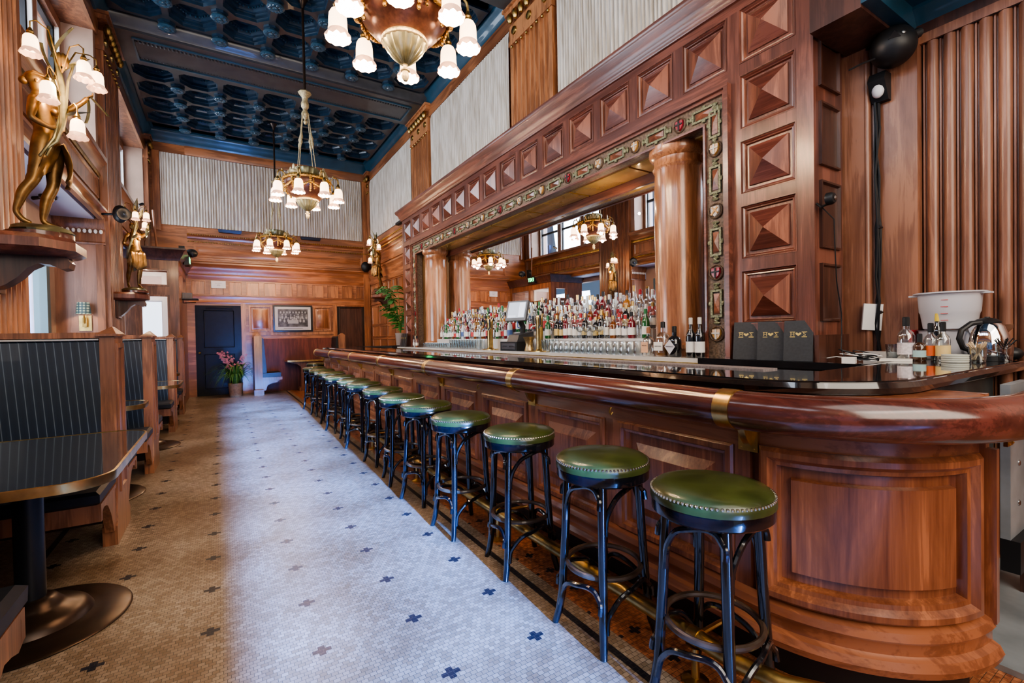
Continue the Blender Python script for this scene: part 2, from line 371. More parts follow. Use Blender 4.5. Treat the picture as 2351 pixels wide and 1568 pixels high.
def wall_zone(par, O, U, Nn, u0, u1, tag_, doors=(), lowpan=None, WM=W_WALL, WMH=W_BACK):
    O = Vector(O); U = Vector(U); Nv = Vector(Nn)
    def P(u): q = O+U*u; return (q.x, q.y)
    # sweep outward is right-hand side of travel
    t = U; right = Vector((t.y, -t.x, 0)); path = [P(u0), P(u1)] if right.dot(Nv) > 0 else [P(u1), P(u0)]
    m = MB()
    m.sweep([(0,3.62),(.05,3.62),(.06,3.66),(.03,3.69),(.06,3.72),(.06,3.745),(0,3.745)], path)
    m.sweep([(0,2.98),(.05,2.98),(.07,3.02),(.11,3.05),(.11,3.085),(.06,3.10),(0,3.12)], path)
    m.sweep([(0,2.70),(.02,2.70),(.035,2.74),(.05,2.78),(.05,2.80),(.025,2.82),(.03,2.90),(.045,2.92),(.05,2.98),(0,2.98)], path)
    m.sweep([(0,2.15),(.025,2.15),(.03,2.17),(.02,2.19),(.02,2.28),(.03,2.30),(.03,2.31),(0,2.32)], path)
    m.sweep([(0,5.50),(.03,5.50),(.04,5.53),(.04,5.70),(0,5.70)], path)
    m.sweep([(0,3.75),(.03,3.75),(.03,3.87),(.015,3.89),(0,3.89)], path)
    m.build('moulding', WMH, par)
    g = MB()
    for z in (3.535, 3.70):
        n = int((u1-u0)/.045)
        for i in range(n):
            q = O+U*(u0+(i+.5)*(u1-u0)/n)+Nv*.055
            g.ball((q.x, q.y, z+.012), (.019,.019,.017) , 6, 4)
    g.build('bead_strip', GILT, par)
    p = MB(); wpanel(p, O, U, Nn, u0+.12, u1-.12, 3.16, 3.49, FR); p.build('frieze_panel', WMH, par)
    n = max(2, round((u1-u0)/.37)); w = (u1-u0)/n
    for i in range(n):
        p = MB(); wpanel(p, O, U, Nn, u0+i*w+.045, u0+(i+1)*w-.045, 2.34, 2.67, ((0,0),(0,.024),(.012,.024),(.018,.003),(.03,.003)))
        p.build('upper_panel', WM, par)
    return path
wall_zone(wb, (0,YB,0), (1,0,0), (0,-1,0), -.62, 3.42, 'back')
p = MB(); wpanel(p, (0,YB,0), (1,0,0), (0,-1,0), .56, 1.06, 1.47, 2.11, FR); p.build('wall_panel', W_WALL, wb)
p = MB(); wpanel(p, (0,YB,0), (1,0,0), (0,-1,0), 2.0, 2.46, 1.47, 2.11, FR); p.build('wall_panel', W_WALL, wb)
p = MB(); wpanel(p, (0,YB,0), (1,0,0), (0,-1,0), 1.09, 1.96, 1.47, 2.11, FR); p.build('wall_panel', W_WALL, wb)
m = MB()
for x0, x1 in ((.40,.50), (2.49,2.59), (3.32,3.42)): m.box(x0, YB-.03, 0, x1, YB, 2.16)
m.box(.40, YB-.025, 1.39, 2.59, YB, 1.46); m.box(3.30, YB-.06, 0, 3.46, YB, 5.5); m.box(-1.22, YB-.06, 3.75, -1.09, YB, 5.5); m.box(2.5, YB-.03, 2.12, 3.4, YB, 2.16)
m.build('stile', W_WALL, wb)
# doors of the back wall
d = struct('door_1', MB().box(-.51, YB-.01, 0, .40, YB+.06, 2.10), BLACKP)
q = MB()
for z0, z1 in ((.14,.98), (1.10,2.0)): wpanel(q, (0,YB-.01,0), (1,0,0), (0,-1,0), -.37, .27, z0, z1, ((0,0),(0,.02),(.018,.02),(.03,.003)))
q.build('door_panel', BLACKP, d)
MB().tube([(-.30,YB-.05,2.04),(.0,YB-.10,2.05),(.22,YB-.05,2.04)], .012).build('door_closer', PLASTIC, d)
MB().ball((-.44,YB-.05,1.0), .028).build('door_handle', BRASSD, d)
d = struct('door_2', MB().box(2.59, YB+.04, 0, 3.32, YB+.10, 2.22), plain('dark_door', (.022,.011,.009), .3, coat=.4))
wpq = MB(); wpanel(wpq, (0,YB+.04,0), (1,0,0), (0,-1,0), 2.66, 3.25, .2, 2.1, ((0,0),(0,.018),(.02,.018),(.03,.003))); wpq.build('door_panel', W_DARK, d)

# ---- right wall
b = MB(); b.box(XR, 9.34, 0, XR+.3, YB, 6.1); b.box(XR, 1.49, 3.30, XR+.3, 9.34, 6.1); b.box(3.95, 1.3, 0, 4.1, 9.34, 3.6); b.box(3.5, 9.34, 0, 4.1, 9.4, 3.6)
wr = struct('wall_right', b, W_WALLY)
wall_zone(wr, (XR,0,0), (0,1,0), (-1,0,0), 9.42, YB-.05, 'right', WM=W_WALL, WMH=W_WALLY)
m = MB()
for i in range(5):
    for z0, z1 in ((.2,.7), (.75,1.25), (1.3,1.58), (1.62,2.1)):
        wpanel(m, (XR,0,0), (0,1,0), (-1,0,0), 9.5+i*.66, 9.5+i*.66+.60, z0, z1, ((0,0),(0,.02),(.018,.02),(.026,.003)))
m.build('wall_panel', W_WALL, wr)
m = MB()
for z in (5.50,): m.box(XR-.03, 1.49, z, XR, 9.5, 5.70)
m.box(XR-.03, 1.49, 3.80, XR, 9.4, 3.88)
m.build('curtain_frame', W_WALLY, wr)

# ---- fluted pilasters
def fluted_poly(w, depth, n, edge=.06, fd=1.15):
    pts = [(0,0),(0,depth)]; fw = (w-2*edge)/n; r = fw*.40
    for i in range(n):
        c = edge+fw*(i+.5)
        for k in range(7):
            a = PI*k/6; pts.append((c-r*cos(a), depth-r*fd*sin(a)))
    pts += [(w,depth),(w,0)]; return pts
def pilaster(name, x, nx, y0, y1, z0, z1, n, mat, cap=True, dep=.085):
    w = y1-y0; pts = [(x+nx*d, y0+u) for u, d in fluted_poly(w, dep, n)]
    o = struct(name, MB().prism(pts, 2, z0, z1), mat)
    m = MB()
    if nx > 0 and z0 < 1: m.box(min(x, x+nx*(dep+.015)), y0-.01, 0, max(x, x+nx*(dep+.015)), y1+.01, z0)
    if cap:
        xs = x+nx*dep; f = lambda d: (min(x, xs+nx*d), max(x, xs+nx*d))
        for d, za, zb in ((.015, z1, z1+.06), (.005, z1+.06, z1+.26), (.05, z1+.40, z1+.46), (.08, z1+.46, 5.72)):
            a, c = f(d); m.box(a, y0-d, za, c, y1+d, zb)
    m.build('pilaster_block', mat, o)
    if cap:
        g = MB(); k = 7
        for i in range(k):
            yy = y0+(i+.5)*w/k
            g.ball((xs+nx*.04, yy, z1+.33), (.045,.042,.07), 8, 6)
        for i in range(8): g.ball((xs+nx*.012, y0+(i+.5)*w/8, z1-.03), (.02,.02,.02), 6, 4)
        for yy in (y0+.12, (y0+y1)/2, y1-.12):
            g.lathe([(.055,0),(.05,.02),(.02,.03)], 10); g.v[-30:] = [(xs+nx*(.005+p[2]), yy+p[0], z1+.16+p[1]) for p in g.v[-30:]]
        g.build('capital_ornament', BRASSD, o)
    return o
pilaster('trim_1', XR+.02, -1, 8.42, 9.36, 3.5, 5.22, 8, W_PIL)
pilaster('trim_2', XR+.02, -1, 4.48, 5.42, 3.5, 5.22, 8, W_PIL)
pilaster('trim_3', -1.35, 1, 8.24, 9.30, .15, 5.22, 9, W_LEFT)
pilaster('trim_4', -1.35, 1, 4.15, 5.06, .15, 5.22, 8, W_PIL)
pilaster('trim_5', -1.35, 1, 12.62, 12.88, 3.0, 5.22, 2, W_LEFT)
pilaster('trim_6', XR+.02, -1, 12.66, 12.88, 3.9, 5.22, 2, W_WALL)
# ---- left wall: entablature beams, reveals, exterior wall
b = MB(); b.box(-2.0, -3.2, 0, XE, 8.2, .85); b.box(-2.0, -3.2, 2.62, XE, 8.2, 3.80); b.box(-2.0, 8.2, 0, XE, 12.9, .5); b.box(-2.0, 8.2, 2.8, XE, 12.9, 3.80)
b.box(-2.0, -3.2, 5.42, XE, 12.9, 6.1); b.box(-2.0, 7.95, .85, XE, 8.3, 2.62); b.box(-2.0, 4.1, .85, XE, 5.1, 2.62)
for y0, y1 in ((-3.2,-1), (4.05,5.12), (8.12,9.36), (12.6,12.9)): b.box(-2.0, y0, 3.8, -1.35, y1, 6.1)
wl = struct('wall_left', b, plain('reveal_paint', (.40,.27,.20), .5, var=.12, bscale=3))
for (y0, y1) in ((-3.2, 4.15), (5.06, 8.24), (9.30, 12.9)):
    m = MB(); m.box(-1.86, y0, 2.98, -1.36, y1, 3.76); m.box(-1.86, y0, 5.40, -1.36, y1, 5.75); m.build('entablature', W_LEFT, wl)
    path = [(-1.36, y1), (-1.36, y0)][::-1]
    m = MB(); pr_ = lambda L: m.sweep(L, path)
    pr_([(0,2.93),(.05,2.93),(.06,2.96),(.03,2.99),(.05,3.02),(.09,3.04),(.09,3.07),(.05,3.10),(.03,3.13),(0,3.13)])
    pr_([(0,3.56),(.02,3.56),(.03,3.60),(.07,3.68),(.10,3.70),(.10,3.76),(0,3.76)])
    pr_([(0,5.40),(.04,5.40),(.05,5.44),(.05,5.60),(0,5.70)])
    m.build('cornice_mould', W_LEFTY, wl)
    m = MB(); m.sweep([(0,3.50),(.022,3.50),(.03,3.53),(.022,3.56),(0,3.56)], path); m.sweep([(0,3.13),(.02,3.13),(.025,3.145),(.02,3.16),(0,3.16)], path); m.build('gilt_mould', BRASSD, wl)
    p = MB(); wpanel(p, (-1.36,0,0), (0,1,0), (1,0,0), y0+.1, y1-.1, 3.20, 3.47, ((0,0),(0,.022),(.018,.022),(.03,.003))); p.build('entablature_panel', W_LEFT, wl)
    struct('soffit', MB().box(-1.82, y0, 2.93, -1.40, y1, 2.98), LAV, wl)
    # reveal slopes (plastered far and near jambs) and transom windows
wn = 0
for (y0, y1, nmull) in ((5.12, 8.12, 3), (9.36, 12.6, 3), (-1, 4.05, 4)):
    wn += 1; w = (y1-y0)/nmull
    m = MB()
    for i in range(nmull+1): m.box(-1.80, y0+i*w-.06, 3.76, -1.66, y0+i*w+.06, 5.42)
    m.box(-1.80, y0, 5.28, -1.66, y1, 5.42); m.box(-1.80, y0, 3.76, -1.62, y1, 3.82)
    o = struct('window_%d' % wn, m, W_LEFT)
    f = MB(); g = MB(); wf = MB()
    for i in range(nmull):
        a, c = y0+i*w+.06, y0+(i+1)*w-.06
        for (p0, p1, q0, q1) in ((a,a+.05,3.82,5.28),(c-.05,c,3.82,5.28),(a,c,3.82,3.87),(a,c,5.23,5.28),(a,c,4.5,4.56)): f.box(-1.76, p0, q0, -1.71, p1, q1)
        for (p0, p1) in ((a,a+.03),(c-.03,c)): wf.box(-1.70, p0-.0, 3.82, -1.66, p1, 5.28)
        g.box(-1.742, a, 3.82, -1.738, c, 5.28)
    f.build('sash', PLASTIC, o); wf.build('sash_lining', WHITE, o); g.build('pane', PANE, o)
# exterior shopfront windows of the bays
for (y0, y1) in ((5.1, 7.95), (-1.5, 4.1)):
    wn += 1; m = MB()
    for (p0, p1, q0, q1) in ((y0,y0+.09,.85,2.62),(y1-.12,y1,.85,2.62),(y0,y1,.85,.94),(y0,y1,2.50,2.62),(y0+1.4,y0+1.48,.85,2.5)): m.box(-1.92, p0, q0, -1.80, p1, q1)
    o = struct('window_%d' % wn, m, TEALF); MB().box(-1.87, y0, .85, -1.865, y1, 2.62).build('pane', PANE, o)
# partition walls of the bays
b = MB(); b.box(XE, 8.24, 0, -1.36, 8.40, 2.95)
pw = struct('wall_partition', b, wood('wood_partition', (.20,.085,.05), (.36,.16,.095), 2, .35, .4, contrast=.35))
m = MB(); m.sweep([(0,2.60),(.03,2.60),(.035,2.62),(.02,2.64),(.02,2.78),(.05,2.82),(.07,2.90),(.07,2.95),(0,2.95)], [(XE,8.24),(-1.30,8.24)]); m.box(-1.40, 8.20, 0, -1.32, 8.24, 2.6); m.build('crown', W_LEFT, pw)
m = MB()
for i in range(9): m.ball((XE+.04+i*.055, 8.195, 2.77), (.02,.02,.03), 6, 4)
m.build('egg_ornament', WHITE, pw)
# front wall with the entry opening behind the viewer
b = MB(); b.box(-2, -3.3, 0, .05, -3.2, 6.1); b.box(1.22, -3.3, 0, 4.2, -3.2, 6.1); b.box(.05, -3.3, 2.64, 1.22, -3.2, 6.1)
struct('wall_front', b, W_WALL)
# ---- near right alcove walls
b = MB(); b.box(3.76, -3.2, 0, 4.1, 1.36, 6.1); wn_ = struct('wall_right_near', b, W_RIGHT)
pts = [(3.76, .60)]
for i in range(6):
    yy = .64+i*.078
    for k in range(7): a = PI*k/6; pts.append((3.735-.032*sin(a), yy+.030-.030*cos(a)))
    pts += [(3.735, yy+.064), (3.722, yy+.066), (3.722, yy+.074), (3.735, yy+.076)]
pts.append((3.76, 1.112)); 
MB().prism(pts, 2, 0, 3.10).build('reeded_panel', W_RIGHT, wn_)
MB().box(3.66, 1.115, 0, 3.76, 1.345, 3.10).build('flat_pilaster', W_RIGHT, wn_)
m = MB().box(3.60, 1.36, 0, 3.96, 1.50, 3.6); m.prism([(3.68+.035*cos(a*.4), 1.345+.035*sin(a*.4)) for a in range(16)], 2, 0, 3.1); m.prism([(3.625+.03*cos(a*.4), 1.36+.02*sin(a*.4)) for a in range(16)], 2, 0, 3.1)
m.build('corner_post', W_RIGHT, wn_)
m = MB(); m.box(3.12, 1.20, 3.12, 3.9, 1.47, 3.6); m.box(3.70, -1, 3.10, 3.76, 1.2, 3.16); lb = struct('trim_7', m, W_DARK)
m = MB(); m.box(3.12, -1.5, 3.26, 3.76, 1.2, 3.35); m.box(3.12, 1.13, 3.14, 3.76, 1.2, 3.26); m.sweep([(0,3.16),(.04,3.16),(.06,3.2),(.10,3.24),(.10,3.27),(0,3.27)], [(3.74,-1),(3.74,1.14)][::-1]); m.build('lower_ceiling', BLUEC, lb)
MB().box(3.70, -1, 3.045, 3.765, 1.16, 3.10).build('ledge', W_RIGHT, lb)

# ---- ceiling: deck, beams, crown, coffers, rosettes
ce = struct('ceiling', MB().box(-2.1, -3.4, 6.10, 4.3, 13.1, 6.25), BLUE)
xs = [-1.21, -.565, .08, .724, 1.368, 2.01, 2.655, 3.30]
bays = ((9.65, [9.65, 10.285, 10.92, 11.56, 12.20]), (5.8, [5.80, 6.44, 7.07, 7.70, 8.31]), (2.0, [2.04, 2.68, 3.31, 3.95]))
ZR = 5.86
for bi, (q, ys) in enumerate(bays):
    lat = MB(); cof = MB(); orn = MB()
    for i in range(len(xs)-1):
        for j in range(len(ys)-1):
            x0, x1, y0, y1 = xs[i], xs[i+1], ys[j], ys[j+1]; cx, cy, w, h = (x0+x1)/2, (y0+y1)/2, x1-x0, y1-y0
            def octo(ins, c, z):
                a, b_ = w/2-ins, h/2-ins
                return [(cx+p, cy+q_, z) for p, q_ in ((-a+c,-b_),(a-c,-b_),(a,-b_+c),(a,b_-c),(a-c,b_),(-a+c,b_),(-a,b_-c),(-a,-b_+c))]
            def rect8(ins, z):
                a, b_ = w/2-ins, h/2-ins; c = .14
                return [(cx+p, cy+q_, z) for p, q_ in ((-a+c,-b_),(a-c,-b_),(a,-b_+c) ,(a,b_-c),(a-c,b_),(-a+c,b_),(-a,b_-c),(-a,-b_+c))]
            o0 = octo(.040, .15, ZR)
            corners = [(x0,y0,ZR),(x1,y0,ZR),(x1,y1,ZR),(x0,y1,ZR)]
            vs = corners+o0; lat.add(vs, [(0,1,5,4),(1,6,5),(1,2,7,6),(2,8,7),(2,3,9,8),(3,10,9),(3,0,11,10),(0,4,11)])
            cof.loft([o0, octo(.040,.15,ZR+.05), octo(.062,.145,ZR+.055), octo(.062,.145,ZR+.10), octo(.09,.14,ZR+.105), octo(.105,.135,ZR+.15), octo(.15,.125,ZR+.16), octo(.16,.12,ZR+.21)], (False, True))
            ring = octo(.128, .13, ZR+.135)
            for k in range(8):
                A, B = Vector(ring[k]), Vector(ring[(k+1) % 8]); nn = max(2, int((B-A).length/.045))
                for e in range(nn):
                    P_ = A.lerp(B, (e+.5)/nn); orn.ball(P_, .016, 5, 3)
    lat.build('coffer_lattice', BLUEB, ce); cof.build('coffer_well', BLUE, ce, recalc=True); orn.build('coffer_beading', BLUEC, ce)
    # outer edge of lattice
    e = MB(); X0, X1, Y0, Y1 = xs[0], xs[-1], ys[0], ys[-1]
    e.sweep([(0,ZR),(.012,ZR),(.012,ZR+.03),(0,ZR+.04),(0,6.1)], [(X0,Y0),(X0,Y1),(X1,Y1),(X1,Y0),(X0,Y0)][::-1], False, True); e.build('coffer_border', BLUE, ce)
ros = MB(); ros.rings((0,0,0), (1,0,0), (0,1,0), (0,0,-1), .17, .17, [(0,-.02,.05),(0,.03,.05),(.012,.035,.05),(.012,.06,.045)], None, .05); ros.v = [(p[0]*1.2, p[1]*1.2, p[2]) for p in ros.v]
rm = MB(); rm.lathe([(.082,-.06),(.086,-.075),(.072,-.088),(.03,-.092),(.026,-.105),(.001,-.11)], 16)
for k in range(10):
    a = 2*PI*k/10; rm.ball((.052*cos(a), .052*sin(a), -.088), (.022,.022,.012), 6, 4)
rm.v = [(p[0]*1.3, p[1]*1.3, p[2]) for p in rm.v]
first = None
for q, ys in bays:
    for x in xs[1:-1]:
        for y in ys[(1 if q != 5.8 else 1):]:
            if first is None:
                first = ros.build('rosette_block', BLUE, ce); first.location = (x, y, ZR); r2 = rm.build('rosette', BLUEC, first)
            else:
                c = first.copy(); COL.objects.link(c); c.parent = ce; c.location = (x, y, ZR); c2 = r2.copy(); COL.objects.link(c2); c2.parent = c
# beams
for k, (y0, y1) in enumerate(((8.50, 9.44), (4.48, 5.44), (12.86, 12.95))):
    if k == 2: break
    m = MB(); m.box(-1.34, y0, 5.71, XR, y1, 6.1); m.sweep([(0,5.72),(.03,5.73),(.05,5.78),(.10,5.84),(.11,5.90),(.14,5.92),(.14,6.1),(0,6.1)], [(-1.3,y1),(XR,y1)][::-1]); m.sweep([(0,5.72),(.03,5.73),(.05,5.78),(.10,5.84),(.11,5.90),(.14,5.92),(.14,6.1),(0,6.1)], [(-1.3,y0),(XR,y0)])
    o = struct('trim_%d' % (8+k), m, BLUEB)
    g = MB(); c = MB()
    for yy in (y0+.16, y1-.16): c.box(-1.0, yy-.012, 5.69, 3.2, yy+.012, 5.71)
    for xx in (-1.0, 3.2): c.box(xx-.012, y0+.16, 5.69, xx+.012, y1-.16, 5.71)
    c.build('beam_bead', BLUEC, o)
    for i in range(84):
        for yy in (y0+.235, ): g.ball((-.97+i*.05, yy, 5.70), (.02,.03,.018), 6, 3)
    for i in range(100): g.ball((-.97+i*.0418, y1-.235, 5.70), .009, 4, 3)
    g.build('beam_egg_row', BLUEB, o)
CR = [(0,5.70),(.03,5.70),(.04,5.74),(.06,5.76),(.08,5.83),(.13,5.88),(.14,5.92),(.18,5.94),(.18,5.98),(0,6.1)]
m = MB(); m.sweep(CR, [(XR,-3.2),(XR,YB),(-1.34,YB),(-1.34,-3.2)][::-1])
struct('trim_11', m, BLUEC)
# ---- curtains
def curtain(a, b_, z0, z1, place, label, amp=.034):
    L_ = b_-a; n = int(L_/.006); R = []
    rr = random.Random(int(a*100)); ph = [0]
    for i in range(n): ph.append(ph[-1]+.006*2*PI/(.042+.035*(.5+.5*sin(i*.021+a)*cos(i*.0137))))
    lv = (0, .03, .06, .3, .6, .9, .95, 1)
    for k, t in enumerate(lv):
        am = amp*(.35 if k in (0, len(lv)-1) else .7 if k in (1, len(lv)-2) else 1)
        R.append([place(a+i*L_/n+.004*sin(ph[i]*.31+t*2), z1+(z0-z1)*t, .02+am*(.5+.5*sin(ph[i]+.5*sin(t*3+i*.013)))**.6) for i in range(n+1)])
    o = MB().loft(R, (False, False), False).build('curtain', DRAPE, None, ang=80, recalc=False)
    return tag(o, label, 'curtain', None)
curtain(-1.08, 3.29, 3.89, 5.49, lambda u, z, d: (u, YB-d, z), 'long cream pleated curtain across the top of the back wall')
curtain(9.44, 12.62, 3.89, 5.49, lambda u, z, d: (XR-d, u, z), 'cream pleated curtain on the right wall nearest the back corner')
curtain(5.50, 8.34, 3.86, 5.49, lambda u, z, d: (XR-d, u, z), 'cream pleated curtain between the two fluted pilasters above the back bar')
curtain(1.20, 4.40, 3.86, 5.49, lambda u, z, d: (XR-d, u, z), 'cream pleated curtain above the near end of the back bar')

# ---- entry vestibule (wooden draught lobby) in the far left bay
v = thing('entry_vestibule', 'panelled wooden entry vestibule with glazed door and stepped cornice beside the black door', 'vestibule', (-1.2, 10.7, 0))
x0, x1, y0, y1, zt = -1.80, -.66, 10.65, 12.86, 2.78
m = MB(); pz = [(0,zt),(.03,zt),(.04,zt+.05),(.07,zt+.09),(.09,zt+.15),(.13,zt+.19),(.13,zt+.22),(0,zt+.24)]
m.sweep(pz, [(x0,y0),(x1,y0),(x1,y1)]); m.box(x0, y0, zt, x1, y1, zt+.2); m.build('cornice', W_DARK, v, True)
m = MB()
for a, c in ((-1.42,-1.24),(-.80,-.66)): m.box(a, y0, 0, c, y0+.12, zt)
m.box(x0, y0, 2.62, x1, y0+.1, zt); m.box(-1.24, y0, 2.14, -.8, y0+.1, 2.30); m.box(-1.24, y0, 0, -.8, y0+.1, .5); m.box(x0, y0, 0, -1.42, y0+.06, zt)
for a, c in ((10.65,10.77),(11.70,11.80),(12.74,12.86)): m.box(x1-.1, a, 0, x1, c, zt)
m.box(x1-.1, y0, 2.62, x1, y1, zt); m.box(x1-.1, y0, 2.14, x1, y1, 2.28); m.box(x1-.1, y0, 0, x1, y1, 2.14)
m.build('frame', W_LEFT, v, True)
m = MB(); m.rings((-1.02,y0-.005,2.46), (1,0,0), (0,0,1), (0,-1,0), .50, .40, [(0,0),(0,.03),(.03,.03),(.04,0)]); m.rings((-1.02,y0-.005,1.32), (1,0,0), (0,0,1), (0,-1,0), .50, 1.70, [(0,0),(0,.03),(.03,.03),(.04,0)])
m = MB()
for z0, z1 in ((2.30,2.62), (.5,2.14)):
    for (p0, p1, q0, q1) in ((-1.24,-1.21,z0,z1),(-.83,-.80,z0,z1),(-1.24,-.8,z0,z0+.03),(-1.24,-.8,z1-.03,z1)): m.box(p0, y0-.015, q0, p1, y0+.04, q1)
m.build('glazing_bead', W_LEFT, v, True)
MB().box(-1.21, y0+.02, .53, -.83, y0+.025, 2.11).build('door_glass', PANE, v, True); MB().box(-1.21, y0+.02, 2.33, -.83, y0+.025, 2.59).build('transom_glass', PANE, v, True)
MB().box(x1-.06, 10.77, 2.28, x1-.055, 12.74, 2.62).build('side_glass', PANE, v, True)
# white painted outer door seen through the lobby glass
m = MB()
for (a, c, z0, z1) in ((-1.62,-1.50,0,2.7),(-1.02,-.94,0,2.7),(-1.62,-.94,2.12,2.3),(-1.62,-.94,0,.5),(-1.62,-.94,2.62,2.7)): m.box(a, 11.9, z0, c, 11.95, z1)
m.build('inner_door_frame', WHITE, v, True)
MB().box(-1.80, 11.97, 0, -.77, 12.0, 2.7).build('inner_lining', plain('lobby_lining', (.62,.50,.46), .6), v, True)
MB().box(-1.48, 11.955, .5, -1.04, 11.968, 2.1).build('inner_glow_pane', plain('daylight_glow_pane', (.6,.66,.72), .3, emis=(.75,.86,1), es=1.2), v, True)  # pane glows by emission, standing in for daylight outside
# ================================================================== BAR COUNTER
bar = thing('bar_counter', 'long panelled wooden bar with black top, round wooden armrest rail and brass brackets', 'bar', (1.74, 5, 0))
C0 = (2.27, 1.05)
def barpath(off=0, far=True, R=.53, end=2.27):
    # travel: far end -> near -> round the corner -> +X ; outward = right-hand side
    a = arc(C0, R, PI, 1.5*PI, 20)
    p = ([(2.9, 10.0)] if far else [])+[(1.74, 10.0)]+a
    if end > 2.28: p.append((end, a[-1][1]))
    return p
P = barpath()
m = MB(); m.sweep([(-.30,.14),(-.03,.14),(-.03,1.06),(-.30,1.06)], P, True, True); m.build('front', W_BAR, bar, True)
m = MB(); m.sweep([(-.03,.8425),(0,.8425),(0,1.06),(-.03,1.06)], P)
m.build('top_rail', W_BARY, bar, True)
m = MB()
for k in range(13): m.box(1.74, max(1.05, 1.018+.742*k), .14, 1.775, min(10.0, 1.115+.742*k), .8425)
m.build('stiles', W_BAR, bar, True)
m = MB(); m.sweep([(0,.14),(.055,.14),(.062,.165),(.05,.19),(.03,.20),(.03,.235),(.04,.25),(.03,.275),(0,.29)], P); m.sweep([(0,.965),(.02,.965),(.03,.985),(.03,1.05),(0,1.06)], P)
m.build('base_moulding', W_BARY, bar, True)
MB().sweep([(-.25,0),(-.03,0),(-.03,.14),(-.25,.14)], P).build('toe_kick', PLASTIC, bar, True)
for k in range(12):
    y0 = 1.115+.742*k; m = MB()
    m.rings((1.74, y0+.325, .565), (0,1,0), (0,0,1), (-1,0,0), .645, .555, [(0,-.028),(0,.004),(.008,.014),(.03,.014),(.038,.0),(.050,-.004),(.056,-.025),(.10,-.025),(.15,.004)])
    m.build('front_panel', W_BAR, bar, True, ang=18)
# curved corner panel
def mapping(u, z, n):   # u in 0..1 along the quarter curve
    a = PI+PI/2*(.03+.93*u); return (C0[0]+(.53+n)*cos(a), C0[1]+(.53+n)*sin(a), z)
m = MB()
def crv(u0, u1, z0, z1, prof, vertical=False):
    ns = 18; R = []
    for i in range(ns+1):
        u = u0+(u1-u0)*i/ns; R.append([mapping(u, z0+(z1-z0)*pz_, n) for pz_, n in prof])
    m.loft(R)
rn = [(0,0,-.02),(0,0,.012),(.014,.014,.028),(.034,.034,.028),(.046,.05,.006),(.058,.065,.002),(.066,.075,-.026),(.10,.11,-.026),(.105,.115,-.004)]
L = .78
Rr = []
for (iu, iz, n) in rn:
    a, b_ = .02+iu/L, .98-iu/L; z0, z1 = .29+iz, .86-iz; ring = []
    for i in range(16): ring.append(mapping(a+(b_-a)*i/15, z0, n))
    for i in range(6): ring.append(mapping(b_, z0+(z1-z0)*(i+1)/7, n))
    for i in range(16): ring.append(mapping(b_+(a-b_)*i/15, z1, n))
    for i in range(6): ring.append(mapping(a, z1+(z0-z1)*(i+1)/7, n))
    Rr.append(ring)
m.loft(Rr, (False, False)); base = len(m.v)
a, b_ = .02+.105/L, .98-.105/L; g = []
for i in range(16):
    u = a+(b_-a)*i/15; g.append([mapping(u, .405, -.004), mapping(u, .745, -.004)])
m.loft(g, (False, False), False); m.build('corner_panel', W_BAR, bar, True)
m = MB(); m.box(2.262, .505, .14, 2.30, .80, 1.06); m.box(2.262, .478, .26, 2.292, .56, .87)
m.build('end_post', W_BAR, bar, True)
MB().box(2.30, .80, 0, 3.76, .83, 1.04).build('service_panel', plain('dark_steel', (.16,.20,.21), .35, .4, var=.4, bscale=5), bar, True)
MB().box(2.90, .57, .36, 3.22, .60, 1.04).build('steel_panel', SHEET, bar, True)
m = MB()
for z in (.95, .83, .68, .5): m.ball((3.03, .568, z), (.014,.006,.014), 10, 6)
m.build('rivet_row', STEEL, bar, True)
MB().box(3.22, .53, .0, 3.36, .60, 1.04).build('wood_edge', W_DARK, bar, True)
MB().box(2.90, .54, .22, 3.22, .60, .36).build('black_kick_plate', PLASTIC, bar, True)
MB().box(2.46, .10, .0, 3.6, .80, .022).build('floor_plate', SHEET, bar, True)
# counter top: L-shaped
out = [(3.15,10.12),(1.86,10.12),(1.74,10.0)]+[(1.735, 1.2)]+arc((2.17,1.09), .435, PI, 1.5*PI, 16)+[(3.76,.655)]
inn = [(3.76,1.06),(3.10,1.06),(2.25,1.03),(2.22,1.10),(2.22,9.5),(3.15,9.5)]
top = MB()
poly = out+inn
def extr(poly, z0, z1, mb): mb.loft([[(x, y, z0) for x, y in poly], [(x, y, z1) for x, y in poly]]); return mb
extr(poly, 1.062, 1.112, top)
top.sweep([(-.02,1.062),(.012,1.068),(.02,1.087),(.012,1.106),(-.02,1.112)], out, True, True)
top.build('counter_top', COUNTER, bar, True)
m = MB().box(2.235, 1.3, 1.0, 2.42, 9.4, 1.085); m.build('inner_ledge', W_DARK, bar, True)
m = MB().box(2.10, 1.2, 1.112, 2.215, 6.2, 1.118); m.build('rubber_mat', plain('grey_mat', (.22,.19,.19), .7, var=.3, bscale=90), bar, True)
# armrest rail
RP = [(1.62, 9.98), (1.62, 1.05)]+arc((2.265,1.05), .645, PI, 1.5*PI, 22)[1:]+[(2.6,.402),(3.7,.40)]
MB().tube([(x, y, 1.005) for x, y in RP], .072, 24).build('arm_rail', W_RAIL, bar, True)
kk = arc((0,0), .0755, 0, 2*PI, 20)[:-1]
def bracket(M4):
    s = MB(); s.loft([[(x, -.032, z) for x, z in kk], [(x, .032, z) for x, z in kk]], (True, True))
    a = [(-.01,-.075),(.03,-.075),(.06,-.085),(.075,-.12),(.10,-.15),(.12,-.158),(.12,-.10),(.105,-.085),(.09,-.065),(.06,-.055),(0,-.055)]
    s.loft([[(x, -.014, z) for x, z in a], [(x, .014, z) for x, z in a]])
    s.box(.108, -.038, -.175, .120, .038, -.075)
    for yy in (-.026, .026):
        for zz in (-.165, -.088): s.ball((.107, yy, zz), .005, 6, 4)
    return s.xf(M4)
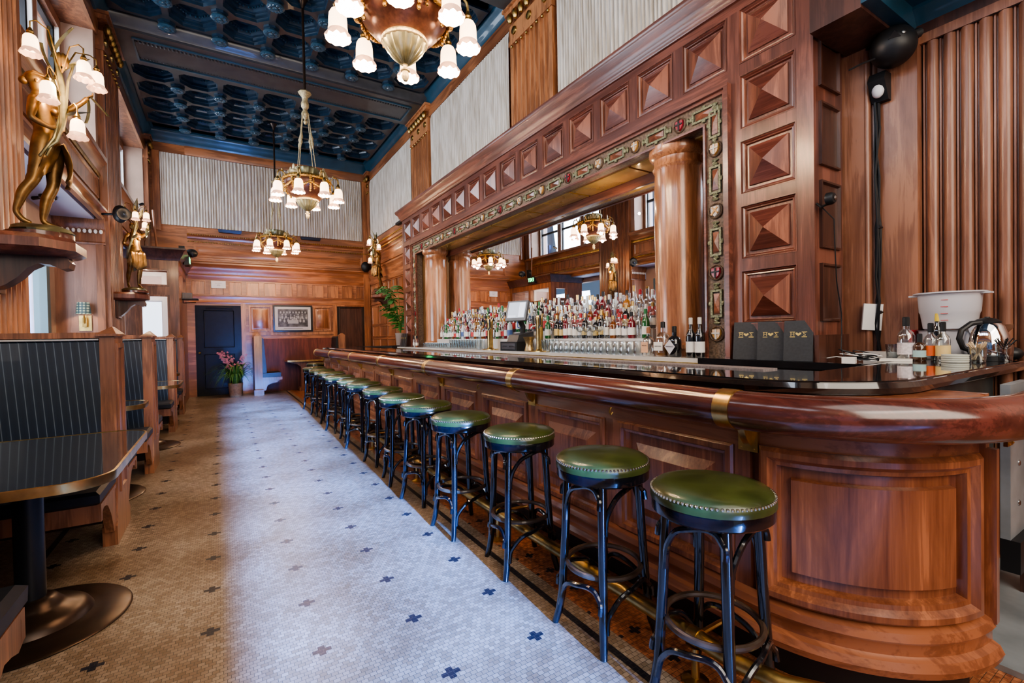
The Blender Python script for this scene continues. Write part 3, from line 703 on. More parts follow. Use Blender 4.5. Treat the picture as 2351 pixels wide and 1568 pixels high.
for k in range(7):
    bracket(T(1.62, 1.05+1.49*k-(0 if k else .0), 1.005)).build('rail_bracket', BRASS, bar, True)
bracket(T(2.60, .402, 1.005, PI/2)).build('rail_bracket', BRASS, bar, True)
for k in range(6):
    y = 1.79+1.485*k; MB().tube([(1.735,y,.915),(1.715,y,.905),(1.705,y,.885),(1.715,y,.87),(1.728,y,.882)], .0045, 6).ball((1.736,y,.915), (.004,.013,.013), 8, 6).build('bag_hook', BRASSD, bar, True)
fr = thing('foot_rail', 'brass foot rail on short floor posts along the foot of the bar', 'foot rail', (1.46, 5, 0))
MB().tube([(1.46, 10.0, .17), (1.46, .93, .17), (1.49,.80,.17), (1.56,.70,.17)], .030, 14).build('tube', BRASSD, fr, True)
for y in (1.1, 2.55, 4.0, 5.45, 6.9, 8.35, 9.8):
    m = MB(); m.lathe([(.05,0),(.05,.008),(.016,.02),(.012,.13),(.034,.14)], 12, (1.46,y,0)); m.tube([(1.46,y,.17),(1.6,y,.17),(1.74,y,.16)], .010, 8); m.loft([[(1.46+.034*cos(a), y-.02, .17+.034*sin(a)) for a in [i*PI/8 for i in range(16)]], [(1.46+.034*cos(a), y+.02, .17+.034*sin(a)) for a in [i*PI/8 for i in range(16)]]])
    m.build('rail_post', BRASS, fr, True)

# ================================================================== STOOLS
def make_stool(loc, rz, label, grp):
    t = thing('bar_stool', label, 'stool', loc, rz, grp)
    MB().lathe([(.0,.752),(.08,.754),(.15,.750),(.185,.742),(.199,.728),(.203,.712),(.203,.700),(.0,.700)], 48).build('seat', GREEN, t)
    MB().lathe([(0,.702),(.196,.702),(.199,.695),(.199,.662),(.192,.655),(.0,.655)], 48).build('seat_rim', BLACKL, t)
    n = MB()
    for i in range(84): a = 2*PI*i/84; n.ball((.198*cos(a), .198*sin(a), .7275), .0056, 6, 4)
    n.build('nail_trim', NAIL, t)
    LEG = [(.150,.665),(.158,.55),(.166,.40),(.176,.25),(.184,.14),(.198,.06),(.218,0)]
    def lx(z):
        for (r0, z0), (r1, z1) in zip(LEG, LEG[1:]):
            if z <= z0 and z >= z1: return r0+(r1-r0)*(z0-z)/(z0-z1)
        return .15
    A = [PI/4+k*PI/2 for k in range(4)]
    for a in A:
        MB().tube([(r*cos(a), r*sin(a), z) for r, z in LEG], [.0185]*4+[.018,.017,.015], 14).build('leg', BLACKL, t)
    for k, a in enumerate(A):
        b_ = a+PI/2
        def pt(f, z, dr=0):      # point on the chord between two legs
            r = lx(z)+dr; p0 = (r*cos(a), r*sin(a)); p1 = (r*cos(b_), r*sin(b_)); bul = 1+.30*sin(PI*max(0, min(1, f)))
            return ((p0[0]+(p1[0]-p0[0])*f)*bul, (p0[1]+(p1[1]-p0[1])*f)*bul, z)
        def arch(zl, zp, zr):
            P_ = [pt(.07, zl), pt(.085, zl+.05), pt(.16, zl+(zp-zl)*.52), pt(.32, zl+(zp-zl)*.80), pt(.52, zp-.012), pt(.70, zp), pt(.84, zp-.008, .004), pt(.93, zp-.035, .012), pt(.955, zr+.03, .022), pt(.945, zr, .024)]
            Q = []
            for i in range(len(P_)-1):
                for s_ in range(3):
                    p_1, p0, p1, p2 = P_[max(i-1,0)], P_[i], P_[i+1], P_[min(i+2, len(P_)-1)]; u = s_/3
                    Q.append(tuple(.5*((2*p0[c])+(-p_1[c]+p1[c])*u+(2*p_1[c]-5*p0[c]+4*p1[c]-p2[c])*u*u+(-p_1[c]+3*p0[c]-3*p1[c]+p2[c])*u**3) for c in range(3)))
            Q.append(P_[-1]); return Q
        MB().tube(arch(.46, .642, .565), .0108, 8).build('arch_brace', BLACKL, t)
        MB().tube(arch(.085, .245, .165), .0108, 8).build('arch_brace', BLACKL, t)
    MB().tube([(.158*cos(i*PI/20), .158*sin(i*PI/20), .285) for i in range(40)], .0115, 8, True, True).build('foot_ring', plain('worn_ring', (.075,.048,.032), .4, coat=.3, var=.75, bscale=9), t)
    return t
G = 'green bar stools lined up along the bar'
spots = [(1.43,1.005,.10),(1.405,1.525,.02),(1.415,2.215,-.18),(1.355,2.845,.05),(1.375,3.52,.25),(1.37,4.10,-.1),(1.405,4.81,.15),(1.40,5.56,.4),(1.41,6.08,0),(1.385,6.78,.2),(1.43,7.60,-.3),(1.42,8.35,.1),(1.43,9.15,.3),(1.70,10.62,.2)]
ordn = ['nearest to the viewer','second nearest to the viewer','third nearest to the viewer','fourth from the near end','fifth from the near end','sixth from the near end','seventh from the near end','eighth from the near end','fifth from the far end','fourth from the far end','third from the far end','second from the far end','last in the straight row','standing round the far bar end']
st0 = None
for (x, y, r), o_ in zip(spots, ordn):
    lab = 'green leather bar stool with black bentwood legs, '+o_
    if st0 is None: st0 = make_stool((x,y,0), r, lab, G)
    else: dup(st0, (x,y,0), r, lab, G).scale = (1,1,1.03)
st0.scale = (1,1,1.03)

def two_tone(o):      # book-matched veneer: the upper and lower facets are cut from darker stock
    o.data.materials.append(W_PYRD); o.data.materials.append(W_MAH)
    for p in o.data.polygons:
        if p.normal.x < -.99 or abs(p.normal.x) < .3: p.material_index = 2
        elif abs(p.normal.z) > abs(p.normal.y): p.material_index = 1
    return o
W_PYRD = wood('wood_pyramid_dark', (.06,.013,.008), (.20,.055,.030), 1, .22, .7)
# ================================================================== BACK BAR
bb = thing('back_bar', 'tall carved mahogany back bar with pyramid panels, two wooden columns and a wide mirror', 'back bar', (3.3, 5.4, 0))
XF = 3.20; Y0, Y1 = 1.49, 9.33
XR_ = XF+.03
m = MB(); m.box(XR_, Y0, 1.085, 3.58, 2.07, 3.68); m.box(XR_, 8.75, 1.085, 3.58, Y1, 3.68); m.box(XR_, 2.07, 3.05, 3.58, 8.75, 3.68); m.build('carcass', W_MAH, bb, True)
yy = [Y0]+[1.787+.4826*k+d for k in range(16) for d in (-.1925, .1925)]+[Y1]
m = MB()
for i in range(0, len(yy), 2): m.box(XF, yy[i], 3.2075, XR_, yy[i+1], 3.5925)
for (a, c) in ((Y0, 2.07), (8.75, Y1)):
    yc = 1.787 if a < 5 else 9.026
    m.box(XF, a, 1.085, XR_, yc-.1925, 3.2075); m.box(XF, yc+.1925, 1.085, XR_, c, 3.2075)
    for z0, z1 in ((1.085,1.3425),(1.7275,1.8075),(2.1925,2.2725),(2.6575,2.7375),(3.1225,3.2075)): m.box(XF, yc-.1925, z0, XR_, yc+.1925, z1)
m.build('stiles', W_MAH, bb, True)
m = MB(); m.box(XF, Y0, 3.5925, XR_, Y1, 3.68); m.box(XF, 2.07, 3.05, XR_, 8.75, 3.2075); m.build('rails', W_MAHY, bb, True)
m = MB(); cp = [(0,3.655),(.02,3.66),(.03,3.70),(.05,3.72),(.06,3.76),(.10,3.80),(.115,3.83),(.115,3.855),(0,3.86)]
m.sweep(cp, [(3.56,Y1),(XF,Y1),(XF,Y0),(3.56,Y0)]); m.box(XF, Y0, 3.66, 3.6, Y1, 3.855); m.build('cornice', W_MAHY, bb, True)
PR = [(0,.004),(.006,.004),(.008,-.008),(.016,-.004),(.024,-.014),(.032,-.012),(.038,-.026),(.055,-.026),(.057,-.014)]
pyr = MB(); pyr.rings((0,0,0), (0,1,0), (0,0,1), (-1,0,0), .385, .385, PR, .06)
fp = None
for k in range(16):
    y = 1.787+.4826*k
    for z in ([3.40] if 0 < k < 15 else [3.40, 2.93, 2.465, 2.0, 1.535]):
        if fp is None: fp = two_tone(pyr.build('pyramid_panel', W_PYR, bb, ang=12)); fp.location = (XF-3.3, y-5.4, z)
        else:
            c = fp.copy(); COL.objects.link(c); c.parent = bb; c.location = (XF-3.3, y-5.4, z)
# side face panels
m = MB()
for z0, z1 in ((1.35,1.72),(1.82,2.25),(2.35,2.75),(2.85,3.15),(3.2,3.6)): m.rings((3.39,Y0,(z0+z1)/2), (1,0,0), (0,0,1), (0,-1,0), .26, z1-z0, [(0,0),(0,.02),(.012,.02),(.02,.003),(.03,.003)])
m.box(3.19, Y0-.025, 1.085, 3.6, Y0, 1.26); m.build('side_panel', W_DARK, bb, True)
# frame moulding round the carved strip
fp_ = [(XF, 2.07), (XF, 8.75)]
def framebar(a, c, z0, z1, d0=.035): return m.box(XF-d0, a, z0, XF+.01, c, z1)
m = MB(); framebar(2.045, 2.075, 1.085, 3.10, .05); framebar(2.075, 2.10, 1.085, 3.08, .025); framebar(8.745,8.775,1.085,3.10,.05); framebar(8.72,8.745,1.085,3.08,.025)
framebar(2.045, 8.775, 3.075, 3.10, .05); framebar(2.08, 8.74, 3.05, 3.075, .025); framebar(2.252,2.268,1.085,2.885,.02); framebar(8.552,8.568,1.085,2.885,.02); framebar(2.252,8.568,2.87,2.885,.02)
m.build('frame_moulding', W_MAHY, bb, True)
m = MB(); m.box(XF, 2.10, 1.085, XF+.12, 2.252, 2.885); m.box(XF, 8.568, 1.085, XF+.12, 8.72, 2.885); m.box(XF, 2.10, 2.885, XF+.12, 8.72, 3.05); m.build('carved_strip', CARVE, bb, True)
# carved medallions and strapwork
def rrect(mb, w, h, r, th, out):
    mb.rings((0,0,0), (0,1,0), (0,0,1), (-1,0,0), w, h, [(0,0),(0,out),(th,out),(th,.0)])
cart = MB(); rrect(cart, .21, .095, 0, .016, .016)
for sx in (-1, 1):
    cart.tube([(-.01,sx*.105,.0),(-.012,sx*.122,.02),(-.012,sx*.135,.005),(-.012,sx*.125,-.015)], .008, 6); cart.ball((-.01,sx*.115,0), (.012,.014,.022), 6, 4); cart.ball((-.012,0,sx*.055), (.012,.02,.012), 6, 4)
    cart.ball((-.01,sx*.148,.0), (.010,.012,.03), 6, 4)
gem = MB(); gem.rings((0,0,0), (0,1,0), (0,0,1), (-1,0,0), .15, .05, [(0,0),(0,.008)], .03)
rnd = MB(); rl = [(.060,0),(.060,.012),(.055,.018),(.050,.012),(.050,.004)]
rnd.loft([[(-o, r*cos(i*PI/12), r*sin(i*PI/12)) for i in range(24)] for r, o in rl], (False, True))
sh = [(-.034,.036),(.034,.036),(.036,.0),(.024,-.026),(0,-.046),(-.024,-.026),(-.036,0)]
shl = MB(); shl.loft([[(-.004, y, z) for y, z in sh], [(-.022, y*.95, z*.95) for y, z in sh]])
crs = MB(); crs.box(-.027,-.005,-.040,-.018,.005,.034); crs.box(-.027,-.032,.0,-.018,.032,.010)
PROT = {}
def put(key, mb, name, mat, pos, rx=0):
    if key in PROT: o = PROT[key].copy(); COL.objects.link(o); o.parent = bb
    else: o = PROT[key] = mb.build(name, mat, bb, ang=15 if key == 'g' else 35)
    o.location = (pos[0]-3.3, pos[1]-5.4, pos[2]); o.rotation_euler = (rx,0,0)
items = [(2.49+.4789*k, 2.967, 0, 'r', k) for k in range(13)]+[(2.49+.4789*k+.24, 2.967, 0, 'c', k) for k in range(13)]
for yy in (2.176, 8.644):
    items += [(yy, z, 0, 'r', j+1) for j, z in enumerate((2.67, 2.205, 1.74, 1.275))]+[(yy, z, PI/2, 'c', 0) for z in (2.44, 1.97, 1.505)]
    items += [(yy, 2.86, PI/2, 'c', 0), (yy+(.09 if yy < 5 else -.09), 2.967, 0, 'c', 0)]
for (y, z, rx, kind, j) in items:
    if kind == 'c':
        put('c', cart, 'cartouche', CARVEG, (XF, y, z), rx); put('g', gem, 'lozenge', W_PYR, (XF, y, z), rx)
    else:
        put('r', rnd, 'roundel', CARVE, (XF, y, z)); mt = (REDS, GOLDS, SILV)[j % 3]; mc = (GOLDS, PLASTIC, SILV)[(j+1) % 3]
        put('s'+mt.name, shl, 'shield', mt, (XF, y, z)); put('x'+mc.name, crs, 'shield_cross', mc, (XF, y, z), PI/4 if j % 3 == 2 else 0)
# niche: soffit, sides, mirror
m = MB(); m.box(XF+.12, 2.07, 2.885, 3.9, 8.75, 2.95); m.build('niche_top', W_MAHY, bb, True)
for k in range(7):
    y0 = 2.30+k*.895; MB().box(XF+.14, y0, 2.872, 3.63, y0+.86, 2.886).build('soffit_panel', GLOWPANEL, bb, True)
for a_ in (2.10, 8.58): MB().box(XF+.01, a_, 1.085, 3.9, a_+.14, 2.9).build('niche_side', W_GOLDW, bb, True)
MB().box(3.66, 2.24, 1.085, 3.70, 8.58, 2.80).build('mirror', MIRROR, bb, True)
m = MB(); m.box(3.64, 2.24, 2.78, 3.70, 8.58, 2.885); m.build('mirror_rail', W_MAHY, bb, True)
def columnat(y):
    MB().lathe([(.225,0),(.225,.05),(.24,.07),(.235,.10),(.21,.12),(.205,.16),(.205,1.40),(.197,1.60),(.215,1.63),(.205,1.66),(.205,1.70),(.235,1.725),(.245,1.75),(.245,1.80)], 40, (3.42,y,1.085)).build('column', W_COLM, bb, True)
columnat(2.69); columnat(8.13)
# marble counter and cabinets
m = MB(); m.box(3.04, 2.22, 1.06, 3.66, 9.33, 1.092); m.build('marble_shelf', MARBLE, bb, True)
m = MB(); m.box(3.06, 1.45, 0, 3.6, 9.33, 1.06); m.build('base_cabinet', W_DARK, bb, True)
m = MB(); m.box(3.03, 1.18, 1.06, 3.76, 2.22, 1.092); m.box(3.02, 1.18, 1.055, 3.04, 2.22, 1.098); m.build('black_shelf', COUNTER, bb, True)
m = MB(); m.box(3.025, 2.22, 1.0, 3.045, 9.33, 1.06); m.build('shelf_edge', BRASSD, bb, True)
TIERS = [(3.30, 3.40, 1.24), (3.40, 3.50, 1.33), (3.50, 3.64, 1.42)]
m = MB()
for a, c, z in TIERS: m.box(a, 2.98, 1.092, c, 7.85, z)
m.build('bottle_step', MARBLE, bb, True)
# ================================================================== BOOTHS AND TABLES
def booth(y0, label, seats=(True, True)):
    t = thing('booth_bench', label, 'booth', (-.62, y0+.17, 0), 0, 'high backed booth benches along the left wall')
    m = MB(); m.prism([(y0-.06,0),(y0+.43,0),(y0+.43,.10),(y0+.40,.13),(y0+.36,.16),(y0+.33,.45),(y0+.31,1.335),(y0+.02,1.335),(y0+.00,.45),(y0-.03,.16),(y0-.06,.12)], 0, -.67, -.595)
    m.loft([[(-.685,y0-.005,1.335),(-.582,y0-.005,1.335),(-.582,y0+.335,1.335),(-.685,y0+.335,1.335)], [(-.685,y0-.005,1.35),(-.582,y0-.005,1.35),(-.582,y0+.335,1.35),(-.685,y0+.335,1.35)], [(-.625,y0+.13,1.40),(-.62,y0+.13,1.40),(-.62,y0+.2,1.40),(-.625,y0+.2,1.40)]])
    m.rings((-.595, y0+.165, .80), (0,1,0), (0,0,1), (1,0,0), .23, .98, [(0,0),(0,.012),(.03,.012),(.04,-.004)])
    m.build('end_post', W_BOOTH, t, True)
    MB().box(-1.81, y0+.02, 1.325, -.67, y0+.31, 1.36).build('top_rail', W_BOOTH, t, True)
    MB().box(-1.81, y0+.12, .1, -.67, y0+.21, 1.33).build('core', W_DARK, t, True)
    for i, sgn in enumerate((-1, 1)):
        yb = y0+.12 if sgn < 0 else y0+.21; f = lambda d: yb+sgn*d
        m = MB(); m.loft([[(-1.81,f(.16),.40),(-.67,f(.16),.40),(-.67,f(.0),.40),(-1.81,f(.0),.40)], [(-1.81,f(.155),.44),(-.67,f(.155),.44),(-.67,f(.0),.44),(-1.81,f(.0),.44)], [(-1.81,f(.085),1.30),(-.67,f(.085),1.30),(-.67,f(.0),1.30),(-1.81,f(.0),1.30)], [(-1.81,f(.06),1.323),(-.67,f(.06),1.323),(-.67,f(.0),1.323),(-1.81,f(.0),1.323)]])
        m.build('back_cushion', STRIPE, t, True)
        MB().tube([(-1.8,f(.09),1.315),(-.675,f(.09),1.315)], .006, 6).build('piping', SILV, t, True)
        if not seats[i]: continue
        a, b_ = sorted((f(.16), f(.62)))
        m = MB(); m.loft([[(x, y, z) for x, y in ((-1.81,a),(-.60,a),(-.60,b_),(-1.81,b_))] if k in (1, 2) else [(x, y, z) for x, y in ((-1.80,a+.02),(-.62,a+.02),(-.62,b_-.02),(-1.80,b_-.02))] for k, z in enumerate((.385,.40,.445,.462))]); m.build('seat_cushion', CUSH, t, True)
        m = MB(); fy = f(.60); fi = f(.16)
        m.box(-1.81, min(fy, fy-sgn*.03), .29, -.60, max(fy, fy-sgn*.03), .385); m.box(-1.81, min(fi, fy), .365, -.60, max(fi, fy), .387)
        pts = [(f(.16),.385),(f(.60),.385),(f(.60),.29)]+[(f(.60-.05-.25*(1-cos(k*PI/12))/1.0*.9), .29-.07*0+.05*sin(k*PI/6)*(1 if k < 6 else 0)) for k in range(1, 6)]+[(f(.30),.24),(f(.22),.10),(f(.16),.10)]
        m.prism(pts, 0, -.65, -.605); m.build('seat_frame', W_BOOTH, t, True)
    return t
booth(3.92, 'nearest full booth divider, pinstriped dark blue back behind the big dark table')
booth(5.80, 'second booth divider along the left wall, behind the nearest one')
booth(8.20, 'third booth divider along the left wall, level with the inner fluted pilaster')
booth(10.05, 'farthest booth divider, just before the entry vestibule', (True, False))
# near bench running out of the bottom left corner
t = thing('booth_bench', 'black padded bench seat with wooden frame at the near side of the big dark table', 'booth', (-1.2, 2.0, 0), 0, 'high backed booth benches along the left wall')
m = MB(); m.loft([[(-1.81,1.86,z),(x,1.86,z),(x,y,z),(-1.81,y,z)] for x, y, z in ((-.63,2.27,.375),(-.605,2.30,.39),(-.605,2.31,.44),(-.63,2.28,.462))]); m.build('seat_cushion', CUSH, t, True)
m = MB(); m.box(-1.81,2.25,.27,-.61,2.285,.375); m.box(-1.81,1.86,.35,-.61,2.28,.377); m.prism([(1.86,.36),(2.28,.36),(2.28,.27),(2.22,.25),(2.16,.27),(2.10,.28),(2.02,.22),(1.96,.12),(1.86,.10)], 0, -.66, -.61); m.build('seat_frame', W_BOOTH, t, True)
m = MB(); m.prism([(1.45,0),(1.90,0),(1.88,.16),(1.85,.45),(1.83,1.335),(1.53,1.335),(1.49,.4)], 0, -.80, -.70); m.box(-1.81,1.6,.1,-.8,1.75,1.33); m.build('end_post', W_BOOTH, t, True)
m = MB(); m.loft([[(-1.81,1.75,.4),(-.8,1.75,.4),(-.8,1.87,.4),(-1.81,1.87,.4)], [(-1.81,1.75,1.32),(-.8,1.75,1.32),(-.8,1.80,1.32),(-1.81,1.80,1.32)]]); m.build('back_cushion', STRIPE, t, True)
TT = plain('table_top', (.012,.017,.028), .12, coat=1, var=.4, bscale=30)
def rtable(x1, y0, y1, label, z=.77, x0=-1.78):
    t = thing('booth_table', label, 'table', (x1-.38, (y0+y1)/2, 0), 0, 'booth tables with brass edges')
    r = .16; cs = [(x0,y0)]+arc((x1-r,y0+r), r, -PI/2, 0, 8)+arc((x1-r,y1-r), r, 0, PI/2, 8)+[(x0,y1)]
    MB().loft([[(x,y,z-.034) for x, y in cs], [(x,y,z) for x, y in cs]]).build('tabletop', TT, t, True)
    MB().sweep([(-.003,z-.036),(.006,z-.036),(.007,z-.018),(.006,z+.001),(-.003,z+.0025)], cs).build('edge_band', BRASS, t, True)
    cx, cy = x1-.38, (y0+y1)/2
    m = MB(); m.lathe([(.355,0),(.36,.006),(.35,.014),(.25,.022),(.215,.030),(.20,.055),(.17,.075),(.12,.085),(.105,.10),(.085,.125),(.06,.135)], 48, (cx,cy,0)); m.build('pedestal_base', IRON, t, True)
    m = MB(); m.lathe([(.052,.12),(.052,z-.05),(.16,z-.04),(.16,z-.035)], 24, (cx,cy,0)); m.build('column', IRONB, t, True)
    return t
rtable(-.39, 2.36, 3.58, 'large dark booth table with brass edge at the lower left, on a round iron pedestal')
rtable(-.57, 4.86, 5.34, 'booth table whose brass edged corner shows past the nearest booth post')
rtable(-.45, 6.75, 7.60, 'booth table in front of the third booth divider')
rtable(-.60, 8.98, 9.45, 'booth table in front of the farthest booth divider, mostly hidden')
# settee booth against the back wall
t = thing('booth_bench', 'booth with two facing black benches built against the back wall under the framed photograph', 'booth', (1.6, 12.5, 0))
for sx, xp in ((1, .62), (-1, 2.64)):
    X = lambda d: xp+sx*d
    m = MB(); m.loft([[(X(-.02),12.17,z),(X(.18),12.17,z),(X(.18),12.29,z),(X(-.02),12.29,z)] if z < .13 else [(X(.0),12.19,z),(X(.16),12.19,z),(X(.16),12.27,z),(X(.0),12.27,z)] for z in (0,.12,.14,1.36)]+[[(X(.06),12.22,1.41),(X(.09),12.22,1.41),(X(.09),12.24,1.41),(X(.06),12.24,1.41)]])
    m.box(min(X(.0),X(.06)), 12.25, .05, max(X(.0),X(.06)), 12.9, 1.34); m.build('end_post', W_BOOTH, t, True)
    m = MB(); m.loft([[(X(.06),12.29,z),(X(d),12.29,z),(X(d),12.88,z),(X(.06),12.88,z)] for z, d in ((.42,.26),(.46,.26),(1.30,.20),(1.33,.17))]); m.build('back_cushion', CUSH, t, True)
    m = MB(); m.box(min(X(.12),X(.55)), 12.24, .40, max(X(.12),X(.55)), 12.88, .50); m.build('seat_cushion', CUSH, t, True)
    m = MB(); m.box(min(X(.12),X(.57)), 12.22, .33, max(X(.12),X(.57)), 12.88, .40); m.prism([(X(.12),.33),(X(.52),.33),(X(.47),.27),(X(.36),.26),(X(.26),.22),(X(.22),.1),(X(.12),.08)], 1, 12.24, 12.29); m.build('seat_frame', W_BOOTH, t, True)
MB().box(.70, 12.86, 0, 2.6, 12.9, 1.30).build('rear_panel', wood('wood_red', (.06,.010,.006), (.20,.040,.018), 2, .6, .05), t, True)
t = thing('booth_table', 'small wooden booth table with brass edge between the two benches at the back wall', 'table', (1.75, 12.5, 0))
MB().box(1.32, 12.25, .735, 2.15, 12.84, .77).build('tabletop', COUNTER, t, True); MB().sweep([(0,.73),(.008,.73),(.008,.772),(0,.772)], [(1.32,12.84),(1.32,12.25),(2.15,12.25),(2.15,12.84)]).build('edge_band', BRASS, t, True)
m = MB(); m.prism([(1.36,.735),(2.12,.735),(2.10,.70),(1.98,.67),(1.90,.60),(1.90,.12),(1.94,.08),(1.94,0),(1.58,0),(1.58,.08),(1.62,.12),(1.62,.60),(1.54,.67),(1.40,.70)], 1, 12.36, 12.60); m.rings((1.76,12.36,.36), (1,0,0), (0,0,1), (0,-1,0), .2, .42, [(0,0),(0,.015),(.02,.015),(.03,0)]); m.build('support', W_BOOTH, t, True)

# ================================================================== CHANDELIERS
def shade_mb(s=1.0):
    g = MB(); prof = [(.014,.19),(.040,.178),(.052,.155),(.056,.12),(.057,.075),(.060,.052)]
    g.lathe([(r*s, z*s) for r, z in prof], 20)
    k = MB(); pf = [(.057,.056),(.064,.040),(.074,.022),(.080,.004),(.077,.003),(.062,.035)]
    R = []
    for i, (r, z) in enumerate(pf):
        R.append([((r+(.004*cos(10*a) if 1 < i < 5 else 0))*s*cos(a), (r+(.004*cos(10*a) if 1 < i < 5 else 0))*s*sin(a), (z+(.006*cos(10*a) if i in (3, 4) else 0))*s) for a in [2*PI*j/40 for j in range(40)]])
    k.loft(R, (False, False)); return g, k
def lampshade(par, x, y, z, s=1.0, rx=0, ry=0, proto={}):
    key = s
    if key not in proto:
        g, k = shade_mb(s); a = g.build('glass_shade', SHADEG, par); b_ = k.build('shade_skirt', SHADEF, a); c = MB().ball((0,0,.07*s), (.020*s,.020*s,.035*s), 8, 6).build('bulb', BULB, a)
        d = MB().lathe([(.018*s,.178*s),(.026*s,.19*s),(.022*s,.20*s),(.027*s,.212*s),(.016*s,.235*s),(.010*s,.25*s)], 12).build('shade_holder', BRASSD, a); proto[key] = a
    else:
        a = dup(proto[key], None, parent=par)
    a.location = (x, y, z); a.rotation_euler = (rx, ry, 0); return a
GLOW = []
def chandelier(loc, ztop, label):
    H = ztop-loc[2]
    t = thing('chandelier', label, 'chandelier', loc, 0, 'brass bowl chandeliers in a row down the room')
    MB().lathe([(.001,0),(.012,.004),(.022,.02),(.026,.035),(.020,.06),(.030,.065),(.028,.075),(.014,.085),(.012,.10),(.02,.108)], 16).build('finial', GILTL, t)
    MB().lathe([(.02,.106),(.03,.112),(.075,.15),(.11,.19),(.135,.235),(.125,.236)], 40, wob=lambda k, a: .004*cos(20*a) if k > 0 else 0).build('fluted_cup', BRONZEG, t)
    MB().lathe([(.125,.232),(.146,.238),(.150,.25),(.144,.262),(.13,.262)], 40).build('cup_rim', GILTL, t)
    MB().lathe([(.13,.255),(.20,.30),(.255,.36),(.288,.42),(.297,.47),(.285,.50)], 48).build('bowl', plain('bowl_brown', (.13,.055,.035), .3, .4, var=.3), t)
    m = MB(); m.lathe([(.28,.49),(.302,.495),(.312,.51),(.306,.53),(.29,.545),(.20,.55),(.20,.52)], 48)
    for i in range(48): a = 2*PI*i/48; m.ball((.309*cos(a), .309*sin(a), .515), .012, 5, 4)
    m.build('rim_band', GILT, t)
    for k in range(8):
        a = 2*PI*k/8; M4 = T(0,0,0,a)
        m = MB()      # garland: hanging drops and swag to the next drop
        for i in range(7): z = .485-i*.027; r = .303-.02*(i/7)**2*3; m.ball((r, .0, z), (.014,.020-.001*i,.018), 6, 5)
        for i in range(6): z = .47-i*.024; m.ball((.298-.006*i, .035+.003*i, z), .012, 6, 4)
        for i in range(1, 12):
            b_ = PI/4*i/12; z = .44-.055*sin(PI*i/12); r = .300; m.ball((r*cos(b_), r*sin(b_), z), .015+.004*sin(PI*i/12), 6, 4)
        m.xf(M4).build('garland', GILT, t)
    for k in range(8):
        a = 2*PI*(k+.5)/8; M4 = T(0,0,0,a)
        MB().tube([(.295,0,.50),(.32,0,.545),(.352,0,.572),(.385,0,.568),(.405,0,.54),(.41,0,.50),(.41,0,.475)], .0095, 8).ball((.345,0,.585), (.012,.012,.02), 6, 4).xf(M4).build('arm', BRASSD, t)
        lampshade(t, .41*cos(a), .41*sin(a), .235); GLOW.append((loc[0]+.41*cos(a), loc[1]+.41*sin(a), loc[2]+.228, 1.0))
    for k in range(4):
        a = PI/2*k+PI/4; m = MB()
        for (dy, dz, s_) in ((0,.09,1),(-.045,.05,.8),(.045,.05,.8),(-.08,.02,.6),(.08,.02,.6)): m.ball((.265,dy,.55+dz*.7), (.012,.022*s_,.06*s_), 6, 6)
        m.ball((.275,0,.57), (.02,.05,.03), 8, 6); m.xf(T(0,0,0,a)).build('crest', GILTL, t)
    MB().lathe([(.135,.53),(.14,.56),(.155,.60),(.165,.66),(.160,.675),(.150,.66)], 32, wob=lambda k, a: .006*cos(16*a)).build('inner_gallery', BRONZEG, t)
    for k in range(4):
        a = PI/2*k+PI/4; c, s_ = cos(a), sin(a)
        def rp(f): r = .155+(.048-.155)*f; return (r*c, r*s_, .60+.84*f)
        P_ = [rp(i/24) for i in range(25)]; rr = [.0055]*25
        for i, q in ((11,.012),(12,.020),(13,.012),(14,.022),(15,.014),(16,.009)): rr[i] = q
        MB().tube(P_, rr, 8).build('suspension_rod', GILTL, t)
    MB().lathe([(.001,1.29),(.018,1.30),(.026,1.33),(.014,1.36),(.02,1.37),(.045,1.40),(.05,1.44),(.03,1.48),(.028,1.50),(.05,1.53),(.052,1.57),(.035,1.62),(.04,1.66),(.07,1.70),(.085,1.72),(.075,1.735),(.015,1.735)], 20, wob=lambda k, a: .004*cos(8*a) if 12 < k < 16 else 0).build('hub', GILTL, t)
    m = MB().tube([(0,0,1.73),(0,0,H)], .017, 12); m.lathe([(.018,H-.12),(.03,H-.08),(.05,H-.03),(.07,H)], 16); m.build('ceiling_rod', IRON, t)
    return t
for (y, lab) in ((2.92,'nearest chandelier, largest in view, its bowl cut by the top edge'), (6.95,'middle chandelier on a long rod with four suspension rods'), (11.2,'farthest and smallest looking chandelier near the back wall')):
    chandelier((1.045, y, 2.945), 5.94 if y != 11.2 else 5.9, lab)

